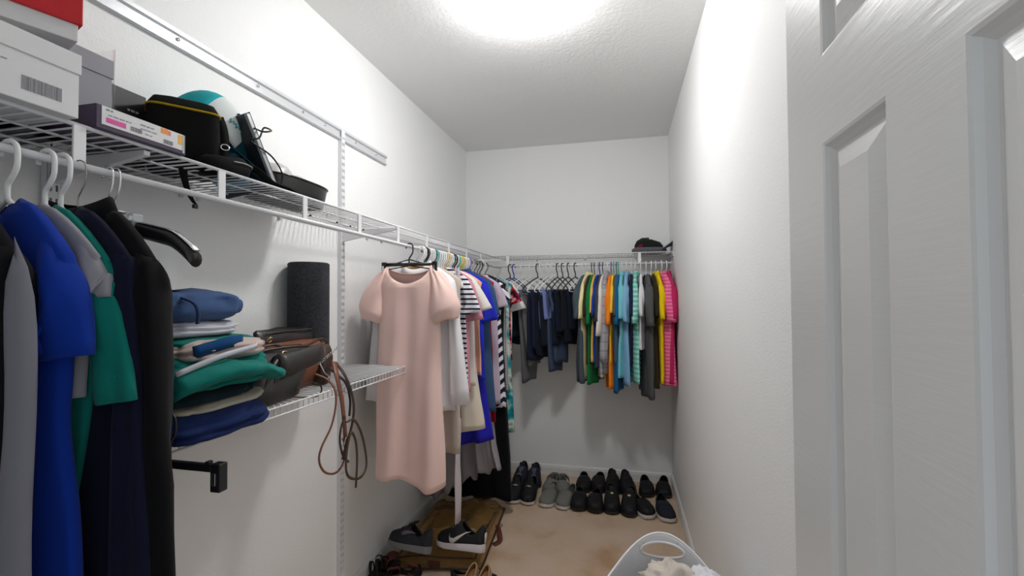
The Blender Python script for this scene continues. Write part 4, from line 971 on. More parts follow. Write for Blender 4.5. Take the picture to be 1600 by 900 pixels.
    bagshape(t, 'bag_body', [(0, .035, .025, 0, 0), (.01, .045, .032, 0, 0), (.05, .045, .038, 0, .01), (.09, .038, .038, 0, .02), (.12, .026, .036, 0, .025), (.145, .010, .028, 0, .03)], 9.0, l_brn)
    b = MB()
    for k in range(9):
        c_ = Vector((.052, -.05+.012*k, .085+.006*k)); b.tube([c_+Vector((.002*(k % 2), .006*math.cos(a), .004*math.sin(a))) for a in [2*PI*j/8 for j in range(8)]], .0014, 5, closed=True)
    obj('chain', b, m_chrome, t)
    b = MB(); b.tube(spline([(.055, -.05, .085), (.06, -.03, .05), (.06, -.01, .035)], 5), .0028, 6); b.lathe([(0, -.006), (.007, -.003), (.007, .003), (0, .006)], 12, (.06, -.01, .03)); obj('clasp', b, m_chrome, t)
    # straps that fall over the shelf edge
    def strap(label, px, mat, wdt, x=-.985, xs=None):
        t = thing('bag_strap', label, 'strap', P(*px[0], x=x), 0, 'handbag straps over the shelf edge'); o = t.location.copy()
        pts = [P(u, v, x=(xs[i] if xs else x))-o for i, (u, v) in enumerate(px)]
        b = MB(); b.tube(spline(pts, 9), 0, flat=(wdt, .0016), up=(0, 1, .25)); obj('strap_band', b, mat, t)
        return t
    strap('wide cognac strap falling straight down from the bag bundle', [(521, 565), (527, 590), (534, 625), (538, 660), (540, 690), (541, 705)], l_tan, .0100, -.98, [-1.04, -1.0, -.985, -.98, -.98, -.98])
    strap('thin cognac strap making the long left loop under the shelf', [(492, 584), (510, 592), (522, 606), (525, 630), (518, 665), (502, 700), (499, 722), (508, 738), (524, 739), (536, 724), (540, 700), (536, 685)], l_tan, .0035, -.97, [-1.05, -1.02, -.985]+[-.975]*9)
    strap('dark brown strap curving right towards the blush dress', [(524, 566), (538, 585), (549, 612), (553, 640), (549, 668), (541, 695), (535, 718)], l_brn, .0055, -.965, [-1.05, -1.0, -.98]+[-.965]*4)
    strap('olive strap making the long right loop with a hanging tail', [(541, 660), (553, 656), (564, 675), (571, 705), (572, 730), (563, 746), (548, 747), (541, 735), (542, 705), (546, 683), (550, 676), (556, 690), (558, 720), (556, 762)], bump(principled('olive_leather', rgb(74, 56, 36), .45), 90, .2, .001), .0048, -.955)
    strap('black strap loop lying on the wires of the lower shelf', [(462, 608), (485, 598), (500, 602), (502, 612), (492, 620), (470, 621), (456, 620)], l_blk, .0022, -1.0)
    strap('short black strap behind the wide cognac strap', [(514, 575), (530, 588), (541, 600), (547, 625), (546, 650)], l_blk, .0050, -.99, [-1.04, -1.0, -.985, -.985, -.985])
    strap('brown strap end crossing the cognac strap low down', [(539, 650), (533, 668), (531, 690), (536, 712), (545, 722)], l_brn, .0038, -.972)
    t = thing('strap_buckle', 'silver swivel clasp joining the straps below the shelf', 'buckle', P(541, 690, x=-.968), 0)
    b = MB(); b.tube([(0, .008*math.cos(a), .014*math.sin(a)) for a in [2*PI*j/14 for j in range(14)]], .0018, 6, closed=True); b.tube([(0, 0, -.012), (0, .001, -.03), (0, .006, -.038), (0, .009, -.030)], .0018, 6); obj('clasp', b, m_chrome, t)
lower_shelf()

# ------------------------------------------------------------------ shoes
def outline(s, L, W, kind):
    """half widths (left, right) of the sole at station s, heel 0 to toe 1"""
    base = .62*math.sin(min(1, s/.10)*PI/2)**.6 if s < .10 else .62+.38*math.sin(min(1, (s-.10)/.58)*PI/2)**1.6
    if s > .70: base *= math.sqrt(max(0, 1-((s-.70)/.30)**(2.6 if kind != 'point' else 1.8)))
    return base*W/2
def shoe_parts(t, L, W, style, m_upper, m_sole, m_in, lace=None, sh=.026, hh=.070, side=1, accent=None):
    """shoe along +x: heel at x=0, toe at x=L"""
    N = 26
    st = [i/N for i in range(N+1)]
    cy = lambda s: side*(-.006*math.sin(s*PI)+.012*max(0, s-.5))
    # sole
    b = MB(); rs = []
    for z, e in ((0, .93), (.004, .97), (sh*.6, 1.0), (sh, .985)):
        pts = []
        for s in st: pts.append((s, outline(s, L, W, style)))
        r = [Vector((s*L+(s-.5)*.010*(e-.9)*8, cy(s)-w*e-.002*e, z*(1.22-.45*s if z >= sh*.6 else 1)+.010*max(0, s-.78)/.22*(1 if z < sh else .6))) for s, w in pts]+[Vector((s*L+(s-.5)*.010*(e-.9)*8, cy(s)+w*e+.002*e, z*(1.22-.45*s if z >= sh*.6 else 1)+.010*max(0, s-.78)/.22*(1 if z < sh else .6))) for s, w in reversed(pts)]
        rs.append(r)
    b.rings(rs, True, True); obj('sole', b, m_sole, t, angle=.8)
    if style == 'slide':
        pass
    # upper
    o0, o1 = (.06, .50) if style in ('sneaker', 'clog', 'slip') else (.04, .58)
    M_ = 20; vs = []; fs = []
    def hgt(s):
        if style in ('sneaker',):
            k = [(0, .072), (.08, .078), (.25, .062), (.42, .075), (.52, .080), (.65, .062), (.80, .048), (.92, .038), (1, .020)]
        elif style == 'slip': k = [(0, .060), (.08, .062), (.25, .052), (.45, .058), (.60, .056), (.75, .046), (.92, .034), (1, .018)]
        elif style == 'point': k = [(0, .055), (.1, .055), (.3, .035), (.6, .032), (.8, .030), (1, .012)]
        else: k = [(0, .050), (.08, .052), (.25, .046), (.45, .062), (.58, .064), (.75, .054), (.92, .042), (1, .022)]
        for (a, ha), (c_, hc) in zip(k, k[1:]):
            if s <= c_: f = (s-a)/(c_-a); f = f*f*(3-2*f); return (ha+(hc-ha)*f)*hh/.070
        return k[-1][1]
    b = MB()
    for i, s in enumerate(st):
        w = outline(s, L, W, style)*.97; h = hgt(s)
        for j in range(M_+1):
            a = PI*j/M_; cc = math.cos(a); y = w*sgn(cc)*abs(cc)**.62*(1-.18*math.sin(a)**2*(1 if s < o1 else .3)); z = h*math.sin(a)**.75
            vs.append(Vector((s*L*.985+.002, cy(s)+y, sh*.7+z)))
    for i in range(N):
        s = (st[i]+st[i+1])/2
        for j in range(M_):
            mid = abs((j+.5)/M_-.5)
            half = .0
            if o0 < s < o1: half = .30*math.sqrt(max(0, 1-((s-(o0+o1)/2)/((o1-o0)/2))**2))+.02
            if style == 'slide' and s < .42 and not (s < .10 and mid > .25) : half = .5 if s > .03 else 0
            if mid < half: continue
            p = i*(M_+1)+j; fs.append((p, p+1, p+M_+2, p+M_+1))
    b.add(vs, fs); up = obj('upper', b, m_upper, t, solid=.0035)
    b = MB(); r = [Vector((s*L*.97+.004, cy(s)-outline(s, L, W, style)*.9, sh+.004)) for s in st]+[Vector((s*L*.97+.004, cy(s)+outline(s, L, W, style)*.9, sh+.004)) for s in reversed(st)]
    b.rings([r, [q+Vector((0, 0, .003)) for q in r]], True, True); obj('insole', b, m_in, t)
    # padded collar
    b = MB(); pts = []
    for k in range(28):
        a = 2*PI*k/28; s = (o0+o1)/2+(o1-o0)/2*math.cos(a)*1.02; w = outline(s, L, W, style)*.97; h = hgt(s)
        frac = .32*abs(math.sin(a))+.0; aa = PI/2-frac*PI*sgn(math.sin(a)); cc = math.cos(aa)
        y = w*sgn(cc)*abs(cc)**.62*(1-.18*math.sin(aa)**2); z = h*max(0, math.sin(aa))**.75
        pts.append((s*L*.985+.002, cy(s)+y, sh*.7+z))
    if style != 'slide': b.tube(pts, .0042, 8, closed=True); obj('padded_collar', b, m_upper, up)
    if lace:
        b = MB()
        for k in range(5):
            s = .50+.055*k; w = outline(s, L, W, style); h = hgt(s)
            b.tube([(s*L, cy(s)-w*.38, sh*.7+h*.93), (s*L+.004, cy(s), sh*.7+h*1.04), (s*L, cy(s)+w*.38, sh*.7+h*.93)], .0022, 6)
        b.tube(spline([(.50*L, cy(.5), sh+hgt(.5)), (.47*L, cy(.5)+.018, sh+hgt(.5)+.004), (.50*L, cy(.5)+.03, sh+hgt(.5)-.012), (.53*L, cy(.5)+.012, sh+hgt(.5)-.004)], 5), .0018, 6)
        obj('laces', b, lace, up)
        b = MB(); rs = [[Vector((x, cy(.45)+wy*q, z)) for q in (-1, -.5, 0, .5, 1)] for x, wy, z in ((.57*L, .018, sh*.7+hgt(.57)*.9), (.50*L, .022, sh*.7+hgt(.50)*1.0), (.43*L, .024, sh*.7+hgt(.48)*1.12), (.40*L, .020, sh*.7+hgt(.48)*1.22))]
        b.rings(rs, closed=False); obj('tongue', b, m_upper, up, solid=.005)
    return hgt, cy
def shoe(label, name, loc, rz, style, m_upper, m_sole, m_in, L=.28, W=.102, lace=None, sh=.026, hh=.070, side=1, group=None, roll=0):
    t = thing(name, label, 'shoe', loc, rz, group); t.rotation_euler = (roll, 0, rz)
    hgt, cy = shoe_parts(t, L, W, style, m_upper, m_sole, m_in, lace, sh, hh, side)
    return t, hgt, cy
def fabric(n, c, r=.8, w=300): return bump(principled(n, c, r), w, .3, .001)
s_blk = fabric('shoe_black', (.011, .011, .013), .6); s_in = fabric('shoe_lining', (.018, .018, .02), .9); s_rub = principled('black_rubber', (.012, .012, .013), .5)
s_gry = fabric('shoe_grey_suede', rgb(112, 112, 106)); s_wsol = principled('white_rubber', rgb(212, 206, 200), .6); s_navy = fabric('shoe_navy_mesh', rgb(24, 26, 42)); s_purp = fabric('shoe_slate_panel', rgb(92, 92, 112)); s_dk = fabric('shoe_dark_knit', rgb(24, 25, 30)); s_gsol = principled('grey_rubber', rgb(132, 132, 136), .6)
s_blk.node_tree.nodes['Principled BSDF'].inputs['Specular IOR Level'].default_value = .25
s_lace = fabric('black_laces', (.012, .012, .014)); s_glin = fabric('grey_lining', rgb(160, 158, 152)); s_hol = fabric('dark_maroon_lining', rgb(36, 18, 22))
def back_shoes():
    # (heel pixel, toe pixel on the carpet) -> placed from their real footprints
    rows = [ # u centre of toe, v of toe, label, style, upper, sole, lining, lace, turn(deg)
     (809, 762, 'navy and slate sneaker with bowed laces, left of the pair by the back baseboard', 'running_shoe', 'sneaker', s_navy, s_rub, s_in, s_lace, 0, .27),
     (833, 765, 'navy and slate sneaker with bowed laces, right of the pair by the back baseboard', 'running_shoe', 'sneaker', s_navy, s_rub, s_in, s_lace, 4, .27),
     (856, 776, 'open grey sandal with heel strap, left of the pair by the back baseboard', 'sandal', 'slide', s_gry, s_gsol, s_glin, None, -4, .25),
     (880, 779, 'open grey sandal with heel strap, right of the pair by the back baseboard', 'sandal', 'slide', s_gry, s_gsol, s_glin, None, 8, .25),
     (911, 772, 'plain black clog, left of the rear pair in front of the grey trousers', 'clog', 'clog', s_blk, s_rub, s_in, None, 3, .25),
     (934, 772, 'plain black clog, right of the rear pair beside the grey sandals', 'clog', 'clog', s_blk, s_rub, s_in, None, -3, .25),
     (958, 776, 'black trainer in the rear row, left of the pair with the trailing lace', 'trainer', 'sneaker', s_blk, s_rub, s_in, s_lace, 4, .26),
     (984, 778, 'black trainer in the rear row with its lace trailing on the carpet', 'trainer', 'sneaker', s_blk, s_rub, s_in, s_lace, 8, .26),
     (1012, 779, 'low black slipper, left of the pair in the right back corner', 'slipper', 'slip', s_blk, s_rub, s_in, None, 4, .23),
     (1037, 780, 'low black slipper, right of the pair in the right back corner', 'slipper', 'slip', s_blk, s_rub, s_in, None, -6, .23),
     (800, 789, 'black sneaker with thin white sole, left of the pair at the garment bag corner', 'sneaker', 'sneaker', s_blk, s_wsol, s_in, s_lace, 2, .27),
     (821, 791, 'black sneaker with thin white sole, right of the pair beside grey loafers', 'sneaker', 'sneaker', s_blk, s_wsol, s_in, s_lace, -4, .27),
     (850, 795, 'grey suede loafer with white toe, left of the front pair', 'loafer', 'slip', s_gry, s_wsol, s_hol, None, -8, .28),
     (874, 798, 'grey suede loafer with white toe, right of the front pair', 'loafer', 'slip', s_gry, s_wsol, s_hol, None, -16, .28),
     (904, 801, 'smooth black clog in the front row, left of its pair', 'clog', 'clog', s_blk, s_rub, s_in, None, 4, .26),
     (928, 804, 'smooth black clog in the front row, right of its pair', 'clog', 'clog', s_blk, s_rub, s_in, None, -3, .26),
     (957, 806, 'black work shoe with round yellow mark on the tongue, left of its pair', 'work_shoe', 'sneaker', s_blk, s_rub, s_in, s_lace, 5, .27),
     (981, 810, 'black work shoe with round yellow mark on the tongue, right of its pair', 'work_shoe', 'sneaker', s_blk, s_rub, s_in, s_lace, -8, .27),
     (1020, 813, 'black canvas shoe with thick white toe sole, turned sideways', 'canvas_shoe', 'slip', s_blk, s_wsol, s_in, None, 32, .27),
     (1046, 819, 'navy black canvas shoe with thick white toe sole against the right baseboard', 'canvas_shoe', 'slip', fabric('shoe_ink_canvas', rgb(14, 20, 34)), s_wsol, s_in, None, 8, .27)]
    G = ['shoes in the rear row by the back wall', 'shoes in the front row by the back wall']
    for i, (u, v, lab, nm, style, mu, ms, mi, lc, turn, L) in enumerate(rows):
        toe = P(u, v, z=0.0)
        ang = -PI/2+math.radians(turn)                 # toes point to the door
        heel = toe-Vector((math.cos(ang), math.sin(ang), 0))*L
        sh_ = .034 if 'thick white' in lab else .028
        t, hgt, cy = shoe(lab, nm, (heel.x, heel.y, 0), ang, style, mu, ms, mi, L, .114 if style != 'clog' else .118, lc, sh_, .080 if style != 'sneaker' else .088, 1 if i % 2 else -1, G[i > 9])
        if 'yellow mark' in lab:
            b = MB(); b.lathe([(0, .003), (.009, .002), (.010, -.004)], 20, (.60*L, cy(.6), sh_*.7+hgt(.6)+.004)); obj('yellow_mark', b, principled('pale_yellow_mark', rgb(214, 216, 120), .5), t)
        if nm == 'running_shoe':
            b = MB(); rs = []
            for k in range(9):
                s = .55+.36*k/8; rs.append([Vector((s*L, cy(s)+q*(.014+.006*math.cos(k)), sh_*.7+hgt(s)*(1.03-.05*abs(q))+.002)) for q in (-1, -.5, 0, .5, 1)])
            b.rings(rs, closed=False); obj('slate_panel', b, s_purp, t, solid=.002)
            b = MB(); b.tube(spline([(.0, .0, .07), (-.012, .012, .095), (.01, .03, .085), (.03, .035, .06)] if turn else [(.05, -.035, .075), (.07, -.055, .05), (.09, -.060, .02), (.10, -.052, .004)], 6), .0018, 6); obj('loose_lace', b, s_lace, t)
        if nm == 'sneaker':
            b = MB(); s = .63; b.tube([(s*L, cy(s)-.02, sh_*.7+hgt(s)*.97), (s*L+.004, cy(s), sh_*.7+hgt(s)*1.06), (s*L, cy(s)+.02, sh_*.7+hgt(s)*.97)], 0, flat=(.004, .001), up=(0, 0, 1)); obj('white_tab', b, s_wsol, t)
        if nm == 'sandal':
            b = MB(); b.tube(spline([(.36*L, -.048, .045), (.15*L, -.046, .060), (-.008, -.022, .070), (-.012, .0, .072), (-.008, .022, .070), (.15*L, .046, .060), (.36*L, .048, .045)], 6), 0, flat=(.011, .003), up=(0, 0, 1)); obj('heel_strap', b, s_gry, t)
        if nm == 'trainer' and 'trailing' in lab:
            b = MB(); b.tube(spline([(.5*L, .03, .09), (.6*L, .055, .06), (.7*L, .062, .012), (.82*L, .07, .003), (1.02*L, .075, .003)], 7), .002, 6); obj('trailing_lace', b, s_lace, t)
        if nm == 'loafer' or nm == 'canvas_shoe':
            b = MB(); rs = []
            for k in range(11):
                s = .80+.197*k/10; w = outline(s, L, .104, style)
                rs.append([Vector((s*L*.99+.003, cy(s)+w*1.02*math.cos(a), sh_*.6+(.016 if nm == 'loafer' else .006)*math.sin(a))) for a in [PI*q/12 for q in range(13)]])
            b.rings(rs, closed=False); obj('toe_cap', b, s_wsol, t, solid=.002)
back_shoes()

# ------------------------------------------------------------------ clear vinyl garment bag on the floor, with two sneakers on it
def floor_bag():
    v = principled('amber_vinyl', rgb(190, 150, 92), .12, 0, Transmission_Weight=.55, IOR=1.15); v.node_tree.nodes['Principled BSDF'].inputs['Alpha'].default_value = .62
    bump(v, 14, .9, .012, 4)
    m_piping = principled('brown_piping', rgb(48, 30, 24), .45)
    A, B_, C_, D = P(606, 884, z=.03), P(752, 893, z=.0), P(790, 800, z=.02), P(640, 790, z=.06)
    A.x = max(A.x, XL+.03); D.x = max(D.x, XL+.05); D.y = 3.02; C_.x = -.80; C_.y = 3.13
    cx, cy = -1.02, 2.74
    t = thing('garment_bag', 'clear amber vinyl storage bag with brown piping lying under the hanging clothes', 'garment bag', (cx, cy, 0), 0)
    def corner(u, w):           # u across, w along; bilinear footprint
        p = A*(1-u)*(1-w)+B_*u*(1-w)+C_*u*w+D*(1-u)*w
        return Vector((p.x-cx, p.y-cy, 0))
    n, m2 = 26, 30; vs = []; fs = []
    def H(u, w):
        e = min(1, min(u, 1-u)*7)**.5*min(1, min(w, 1-w)*9)**.5
        return .012+e*(.085+.035*nz(u*3, w*4, 2)+.020*nz(u*9, w*11, 5)+.012*nz(u*22, w*20, 7)+.03*(1-u)*w)
    for i in range(n+1):
        for j in range(m2+1):
            u, w = i/n, j/m2; q = corner(u, w); q.z = H(u, w); vs.append(q)
    for i in range(n):
        for j in range(m2): p = i*(m2+1)+j; fs.append((p, p+m2+1, p+m2+2, p+1))
    b = MB(); b.add(vs, fs)
    rim = [(i/n, 0) for i in range(n+1)]+[(1, j/m2) for j in range(1, m2+1)]+[(1-i/n, 1) for i in range(1, n+1)]+[(0, 1-j/m2) for j in range(1, m2)]
    b.rings([[corner(*q)+Vector((0, 0, .012)) for q in rim], [corner(*q)+Vector((0, 0, .003)) for q in rim]]); obj('vinyl_cover', b, v, t)
    # things wrapped inside: a folded brown blanket and darker cloth
    for k, (u0, u1, w0, w1, hz, mt) in enumerate(((.06, .94, .05, .52, .9, cloth('tan_blanket', rgb(150, 120, 78))), (.08, .92, .50, .95, .85, cloth('umber_blanket', rgb(92, 70, 42))))):
        b = MB(); g = 16; vs = []; fs = []
        for i in range(g+1):
            for j in range(g+1):
                u, w = u0+(u1-u0)*i/g, w0+(w1-w0)*j/g; q = corner(u, w); e = min(1, min(i, g-i)/3)*min(1, min(j, g-j)/3); q.z = .006+max(0, H(u, w)*hz-.014)*e; vs.append(q)
        for i in range(g):
            for j in range(g): p = i*(g+1)+j; fs.append((p, p+g+1, p+g+2, p+1))
        b.add(vs, fs); obj('folded_blanket', b, mt, t)
    b = MB(); b.tube([corner(*q)+Vector((0, 0, .014)) for q in rim], .0055, 8, closed=True); obj('piping', b, m_piping, t)
    b = MB(); b.tube(spline([corner(.0, .03)+Vector((0, 0, .055)), corner(.3, .02)+Vector((0, 0, .075)), corner(.6, .02)+Vector((0, 0, .065)), corner(.92, .02)+Vector((0, 0, .060))], 8), .004, 6)
    b.tube(spline([corner(.93, .02)+Vector((0, 0, .06)), corner(.93, .3)+Vector((0, 0, .085)), corner(.93, .6)+Vector((0, 0, .07)), corner(.95, .95)+Vector((0, 0, .05))], 8), .004, 6); obj('top_seam', b, m_piping, t)
    b = MB(); q = corner(.5, .0); b.box((q.x-.03, q.y-.008, .02), (q.x+.03, q.y+.004, .055)); obj('logo_patch', b, principled('maroon_patch', rgb(70, 34, 34), .5), t, bevel=.002, smooth=False)
    q = P(778, 842, z=.02); q = Vector((q.x-cx, q.y-cy, 0))
    b = MB(); b.tube(spline([q+Vector((-.03, .10, .05)), q+Vector((0, .04, .03)), q+Vector((.012, .0, .012)), q+Vector((-.012, -.045, .008))], 6), 0, flat=(.014, .003), up=(1, 0, 0)); b.tube([q+Vector((.016*math.cos(a)-.01, .02*math.sin(a)+.08, .06)) for a in [2*PI*k/12 for k in range(12)]], .0028, 6, closed=True); obj('strap_tab', b, principled('russet_tab', rgb(96, 44, 36), .5), t)
    # sneakers
    def on_bag(px): return P(*px, z=.125)
    toe, heel = on_bag((683, 846)), on_bag((757, 858)); d = toe-heel; L = .275; ang = math.atan2(d.y, d.x)
    R = principled('sneaker_black_mesh', rgb(14, 17, 22), .75); bump(R, 260, .5, .001)
    t2, hgt, cy2 = shoe('black running shoe with white swoosh and thick white wavy sole on the vinyl bag', 'running_shoe', (heel.x, heel.y, .108), ang, 'sneaker', R, principled('bright_white_foam', rgb(222, 216, 220), .55), s_in, L, .098, s_lace, .034, .094, 1, None, .22)
    up2 = [o for o in t2.children if o.name.startswith('upper')][0]
    # swoosh on both sides of the upper
    def side_pt(s, f, sd):      # f: height fraction on the upper's side
        w = outline(s, L, .098, 'sneaker')*.97; a = PI*(.5-.5*sd*(1-f)); h = hgt(s); cc = math.cos(a)
        y = w*sgn(cc)*abs(cc)**.62*(1-.18*math.sin(a)**2); z = h*math.sin(a)**.75
        return Vector((s*L*.985+.002, cy2(s)+y*1.045+sd*.0025, .034*.7+z))
    for sd in (-1, 1):
        prof = [(.69, .42, .01), (.695, .24, .12), (.67, .13, .16), (.61, .10, .15), (.54, .14, .12), (.46, .24, .09), (.37, .40, .06), (.27, .60, .01)]
        b = MB(); rs = []
        for s, f, wd in prof: rs.append([side_pt(s, f-wd/2, sd), side_pt(s, f, sd), side_pt(s, f+wd/2, sd)])
        b.rings(rs, closed=False); obj('swoosh', b, s_wsol, up2, solid=.002)
    b = MB()
    for sd in (-1, 1):
        for k in range(4):
            q = side_pt(.50+.055*k, .80, sd); b.lathe([(0, .004), (.003, .003), (.003, -.003)], 8, q)
    obj('eyelets', b, s_gsol, up2)
    b = MB(); b.tube([(-.001, .0, .045), (-.0015, 0, .095)], 0, flat=(.010, .003), up=(0, 1, 0)); obj('heel_tab', b, s_wsol, t2)
    b = MB(); b.tube([(-.002+.003*math.sin(a), .008*math.cos(a), .125+.012*math.sin(a)) for a in [PI*k/10 for k in range(11)]], .002, 6); obj('pull_loop', b, s_lace, t2)
    toe, heel = on_bag((606, 842)), on_bag((672, 860)); d = toe-heel; ang = math.atan2(d.y, d.x)
    t3, hgt, cy2 = shoe('dark knit running shoe with lilac swoosh and grey sole on the vinyl bag', 'running_shoe', (heel.x, heel.y, .105), ang, 'sneaker', bump(vary(principled('speckled_knit', (.03, .03, .04), .9), [(.010, .010, .013), (.05, .05, .06)], 220, 2), 300, .6, .001), s_gsol, s_in, L, .10, s_lace, .030, .088, -1, None, .30)
    up3 = [o for o in t3.children if o.name.startswith('upper')][0]
    for sd in (-1, 1):
        b = MB(); rs = []
        for s, f, wd in ((.62, .42, .01), (.60, .36, .14), (.55, .34, .20), (.48, .38, .16), (.40, .44, .10), (.30, .50, .01)): rs.append([side_pt(s, f-wd/2, sd), side_pt(s, f, sd), side_pt(s, f+wd/2, sd)])
        b.rings(rs, closed=False); obj('swoosh', b, principled('lilac_felt', rgb(122, 108, 124), .8), up3, solid=.002)
floor_bag()

def near_shoes():
    m_rust = fabric('rust_leather', rgb(110, 52, 42), .5); m_tan = fabric('tan_leather', rgb(168, 128, 88), .45); m_nude = fabric('nude_patent', rgb(160, 112, 96), .3); m_cr = fabric('cream_lining', rgb(190, 168, 136), .6)
    # strappy flat sandals by the left wall
    def sandal(label, px, ang, mu, ms, straps, L=.24):
        q = P(*px, z=0); q.x = max(q.x, XL+.16)
        t = thing('strappy_sandal', label, 'shoe', (q.x, q.y, 0), ang, 'strappy sandals on the carpet by the left wall')
        N = 20; st = [i/N for i in range(N+1)]; b = MB(); rs = []
        for z, e in ((0, .95), (.003, 1), (.013, 1), (.016, .97)): rs.append([Vector((s*L, -outline(s, L, .085, 'x')*e, z)) for s in st]+[Vector((s*L, outline(s, L, .085, 'x')*e, z)) for s in reversed(st)])
        b.rings(rs, True, True); obj('sole', b, ms, t, angle=.8)
        for s, h, w in straps:
            b = MB(); hw = outline(s, L, .085, 'x')
            b.tube([(s*L+.01*math.sin(a), hw*math.cos(a), .012+h*math.sin(a)) for a in [PI*k/14 for k in range(15)]], 0, flat=(w, .0016), up=(1, 0, 0)); obj('strap', b, mu, t)
        b = MB(); b.tube(spline([(.22*L, -.032, .012), (.10*L, -.028, .055), (.02*L, .0, .068), (.10*L, .028, .055), (.22*L, .032, .012)], 6), 0, flat=(.006, .0016), up=(0, 0, 1)); obj('ankle_strap', b, mu, t)
        return t
    sandal('black strappy sandal standing against the left wall below the straps', (590, 893), math.radians(200), s_blk, s_rub, [(.45, .075, .008), (.58, .065, .007), (.75, .045, .009)])
    sandal('second black strappy sandal overlapping the rust ones at the bottom edge', (618, 899), math.radians(165), s_blk, s_rub, [(.40, .060, .006), (.60, .055, .006), (.78, .040, .008)])
    sandal('rust brown strappy sandal at the bottom edge left of black sandals', (572, 903), math.radians(120), m_rust, m_rust, [(.45, .05, .009), (.62, .05, .009), (.78, .04, .009)])
    sandal('rust brown strappy sandal between black sandals and the vinyl bag', (640, 903), math.radians(80), m_rust, m_rust, [(.45, .05, .006), (.70, .045, .006)])
    # ballet flats and pumps at the photo's lower edge
    for px, ang, lab, mu, mi in (((660, 897), 168, 'black flat with gold lining at the bottom edge, left of the tan pumps', s_blk, m_cr), ((706, 902), 12, 'black ballet flat lying in front of the vinyl bag', s_blk, m_tan)):
        q = P(*px, z=0); q.y -= .02
        shoe(lab, 'ballet_flat', (q.x, q.y, 0), math.radians(ang), 'point', mu, s_rub, mi, .24, .085, None, .010, .050, 1)
    for px, lab in (((742, 893), 'tan pump standing toe forward at the bottom edge, left of its pair'), ((762, 896), 'nude pump standing toe forward at the bottom edge, right of its pair')):
        q = P(*px, z=.05); mu = m_tan if 'tan' in lab else m_nude
        t, hg, cy_ = shoe(lab, 'pump', (q.x, q.y+.02, .0), math.radians(-92), 'point', mu, m_cr, mi, .23, .078, None, .012, .052, 1)
        t.rotation_euler = (0, .16, math.radians(-92)); t.location.z = .045
        b = MB(); b.tube([(.018, 0, .01), (.012, 0, -.046)], [.016, .007], 14); obj('heel', b, mu, t)
near_shoes()

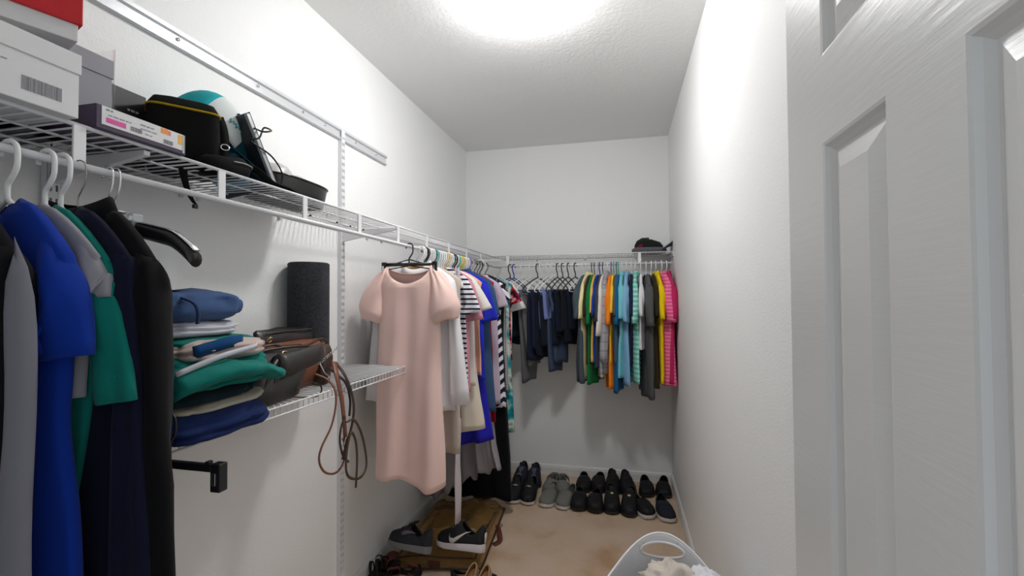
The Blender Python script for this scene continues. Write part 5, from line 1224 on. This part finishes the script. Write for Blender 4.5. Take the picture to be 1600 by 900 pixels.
# ------------------------------------------------------------------ white laundry basket with clothes in it
def basket():
    cx, cy, r0, r1, h = .133, 1.50, .160, .222, .50
    t = thing('laundry_basket', 'white plastic laundry basket with an oval handle hole against the right wall', 'basket', (cx, cy, 0), 0)
    n, m2 = 168, 64
    def rim(a):             # two raised handles, towards and away from the camera
        return h+.125*max(0, math.cos(a-PI/2-.03))**4+.125*max(0, math.cos(a+PI/2-.03))**4
    vs = []; fs = []; 
    for k in range(m2+1):
        s = k/m2
        for j in range(n):
            a = 2*PI*j/n; z = .006+s*(rim(a)-.006); r = r0+(r1-r0)*(z/h)**.8
            vs.append(Vector((r*math.cos(a), r*math.sin(a), z)))
    def hole(p):
        for a0 in (PI/2+.03, -PI/2+.03):
            a = math.atan2(p.y, p.x); d = (a-a0+PI) % (2*PI)-PI
            if (d*.22/.070)**2+((p.z-(h+.070))/.025)**2 < .97: return True
        return False
    def slot(p):
        a = math.atan2(p.y, p.x)
        return any(abs(p.z-zc) < .018 for zc in (.15, .25, .35, .43)) and ((a/(2*PI)*22) % 1) < .34
    for p in vs:            # pull the sheet's points onto the handle hole's edge
        for a0 in (PI/2+.03, -PI/2+.03):
            a = math.atan2(p.y, p.x); d = (a-a0+PI) % (2*PI)-PI; ex, ez = d*.22/.070, (p.z-(h+.070))/.025; e = math.hypot(ex, ez)
            if .82 < e < 1.16:
                d2, z2 = d/e, h+.070+(p.z-(h+.070))/e; r = math.hypot(p.x, p.y); p.x, p.y, p.z = r*math.cos(a0+d2), r*math.sin(a0+d2), z2
    for k in range(m2):
        for j in range(n):
            a_, b_, c_, d_ = k*n+j, k*n+(j+1) % n, (k+1)*n+(j+1) % n, (k+1)*n+j
            cen = (vs[a_]+vs[b_]+vs[c_]+vs[d_])/4
            if hole(cen) or slot(cen): continue
            fs.append((a_, b_, c_, d_))
    b = MB(); b.add(vs, fs); b.rings([[Vector((r*math.cos(2*PI*j/48), r*math.sin(2*PI*j/48), z)) for j in range(48)] for r, z in ((r0, .006), (r0, .003))], True, True)
    obj('tub', b, m_wplastic, t, solid=.003)
    b = MB(); pts = []
    for j in range(n):
        a = 2*PI*j/n; z = rim(a); r = r0+(r1-r0)*(z/h)**.8+.002; pts.append((r*math.cos(a), r*math.sin(a), z))
    b.tube(pts, .0042, 8, closed=True); obj('rim', b, m_wplastic, t)
    for a0 in (PI/2+.03, -PI/2+.03):
        b = MB(); pts = []
        for k in range(28):
            q = 2*PI*k/28; z = h+.070+.0255*math.sin(q); r = r0+(r1-r0)*(z/h)**.8; a = a0+.071/.22*math.cos(q)
            pts.append((r*math.cos(a), r*math.sin(a), z))
        b.tube(pts, .0050, 8, closed=True); obj('handle_edge', b, m_wplastic, t)
    G = 'laundry in the white basket'
    # crumpled garments on top
    def crumple(label, name, c, size, seed, mat, rz=0):
        t = thing(name, label, 'clothing', c, rz, G); b = MB(); rs = []; n, m_ = 56, 30; w, d, h_ = size
        for i in range(m_+1):
            p = -PI/2+PI*i/m_; r = []
            for j in range(n):
                a = 2*PI*j/n; v = Vector((math.cos(p)*math.cos(a), math.cos(p)*math.sin(a), math.sin(p)))
                k = 1+.30*noise.ridged_multi_fractal(v*1.3+Vector((seed, 0, 0)), 1.0, 2.0, 3, 1.0, 2.0)-.30+.10*nz(v.x*5+seed, v.y*5, v.z*5)
                r.append(Vector((v.x*w*k, v.y*d*k, v.z*h_*k)))
            rs.append(r)
        b.rings(rs, True, True); obj('cloth_body', b, mat, t); return t
    q = P(1062, 885, z=.50)
    crumple('crumpled beige shirt lying at the back of the white basket', 'crumpled_shirt', (cx+.005, cy+.085, .535), (.085, .075, .065), 3, cloth('beige_linen', rgb(214, 204, 194)))
    crumple('crumpled white cloth lying right of the beige shirt in the basket', 'crumpled_towel', (cx+.110, cy+.090, .530), (.062, .06, .060), 8, cloth('white_linen', rgb(232, 232, 238)))
    crumple('pale grey sock bundle in the near part of the basket', 'sock_bundle', (cx+.02, cy-.03, .43), (.12, .10, .06), 14, cloth('pale_sock', rgb(190, 190, 196)))
    crumple('mixed dark laundry deep in the basket', 'crumpled_laundry', (cx-.0, cy-.0, .27), (.13, .13, .15), 21, cloth('slate_laundry', rgb(110, 112, 120)))
basket()
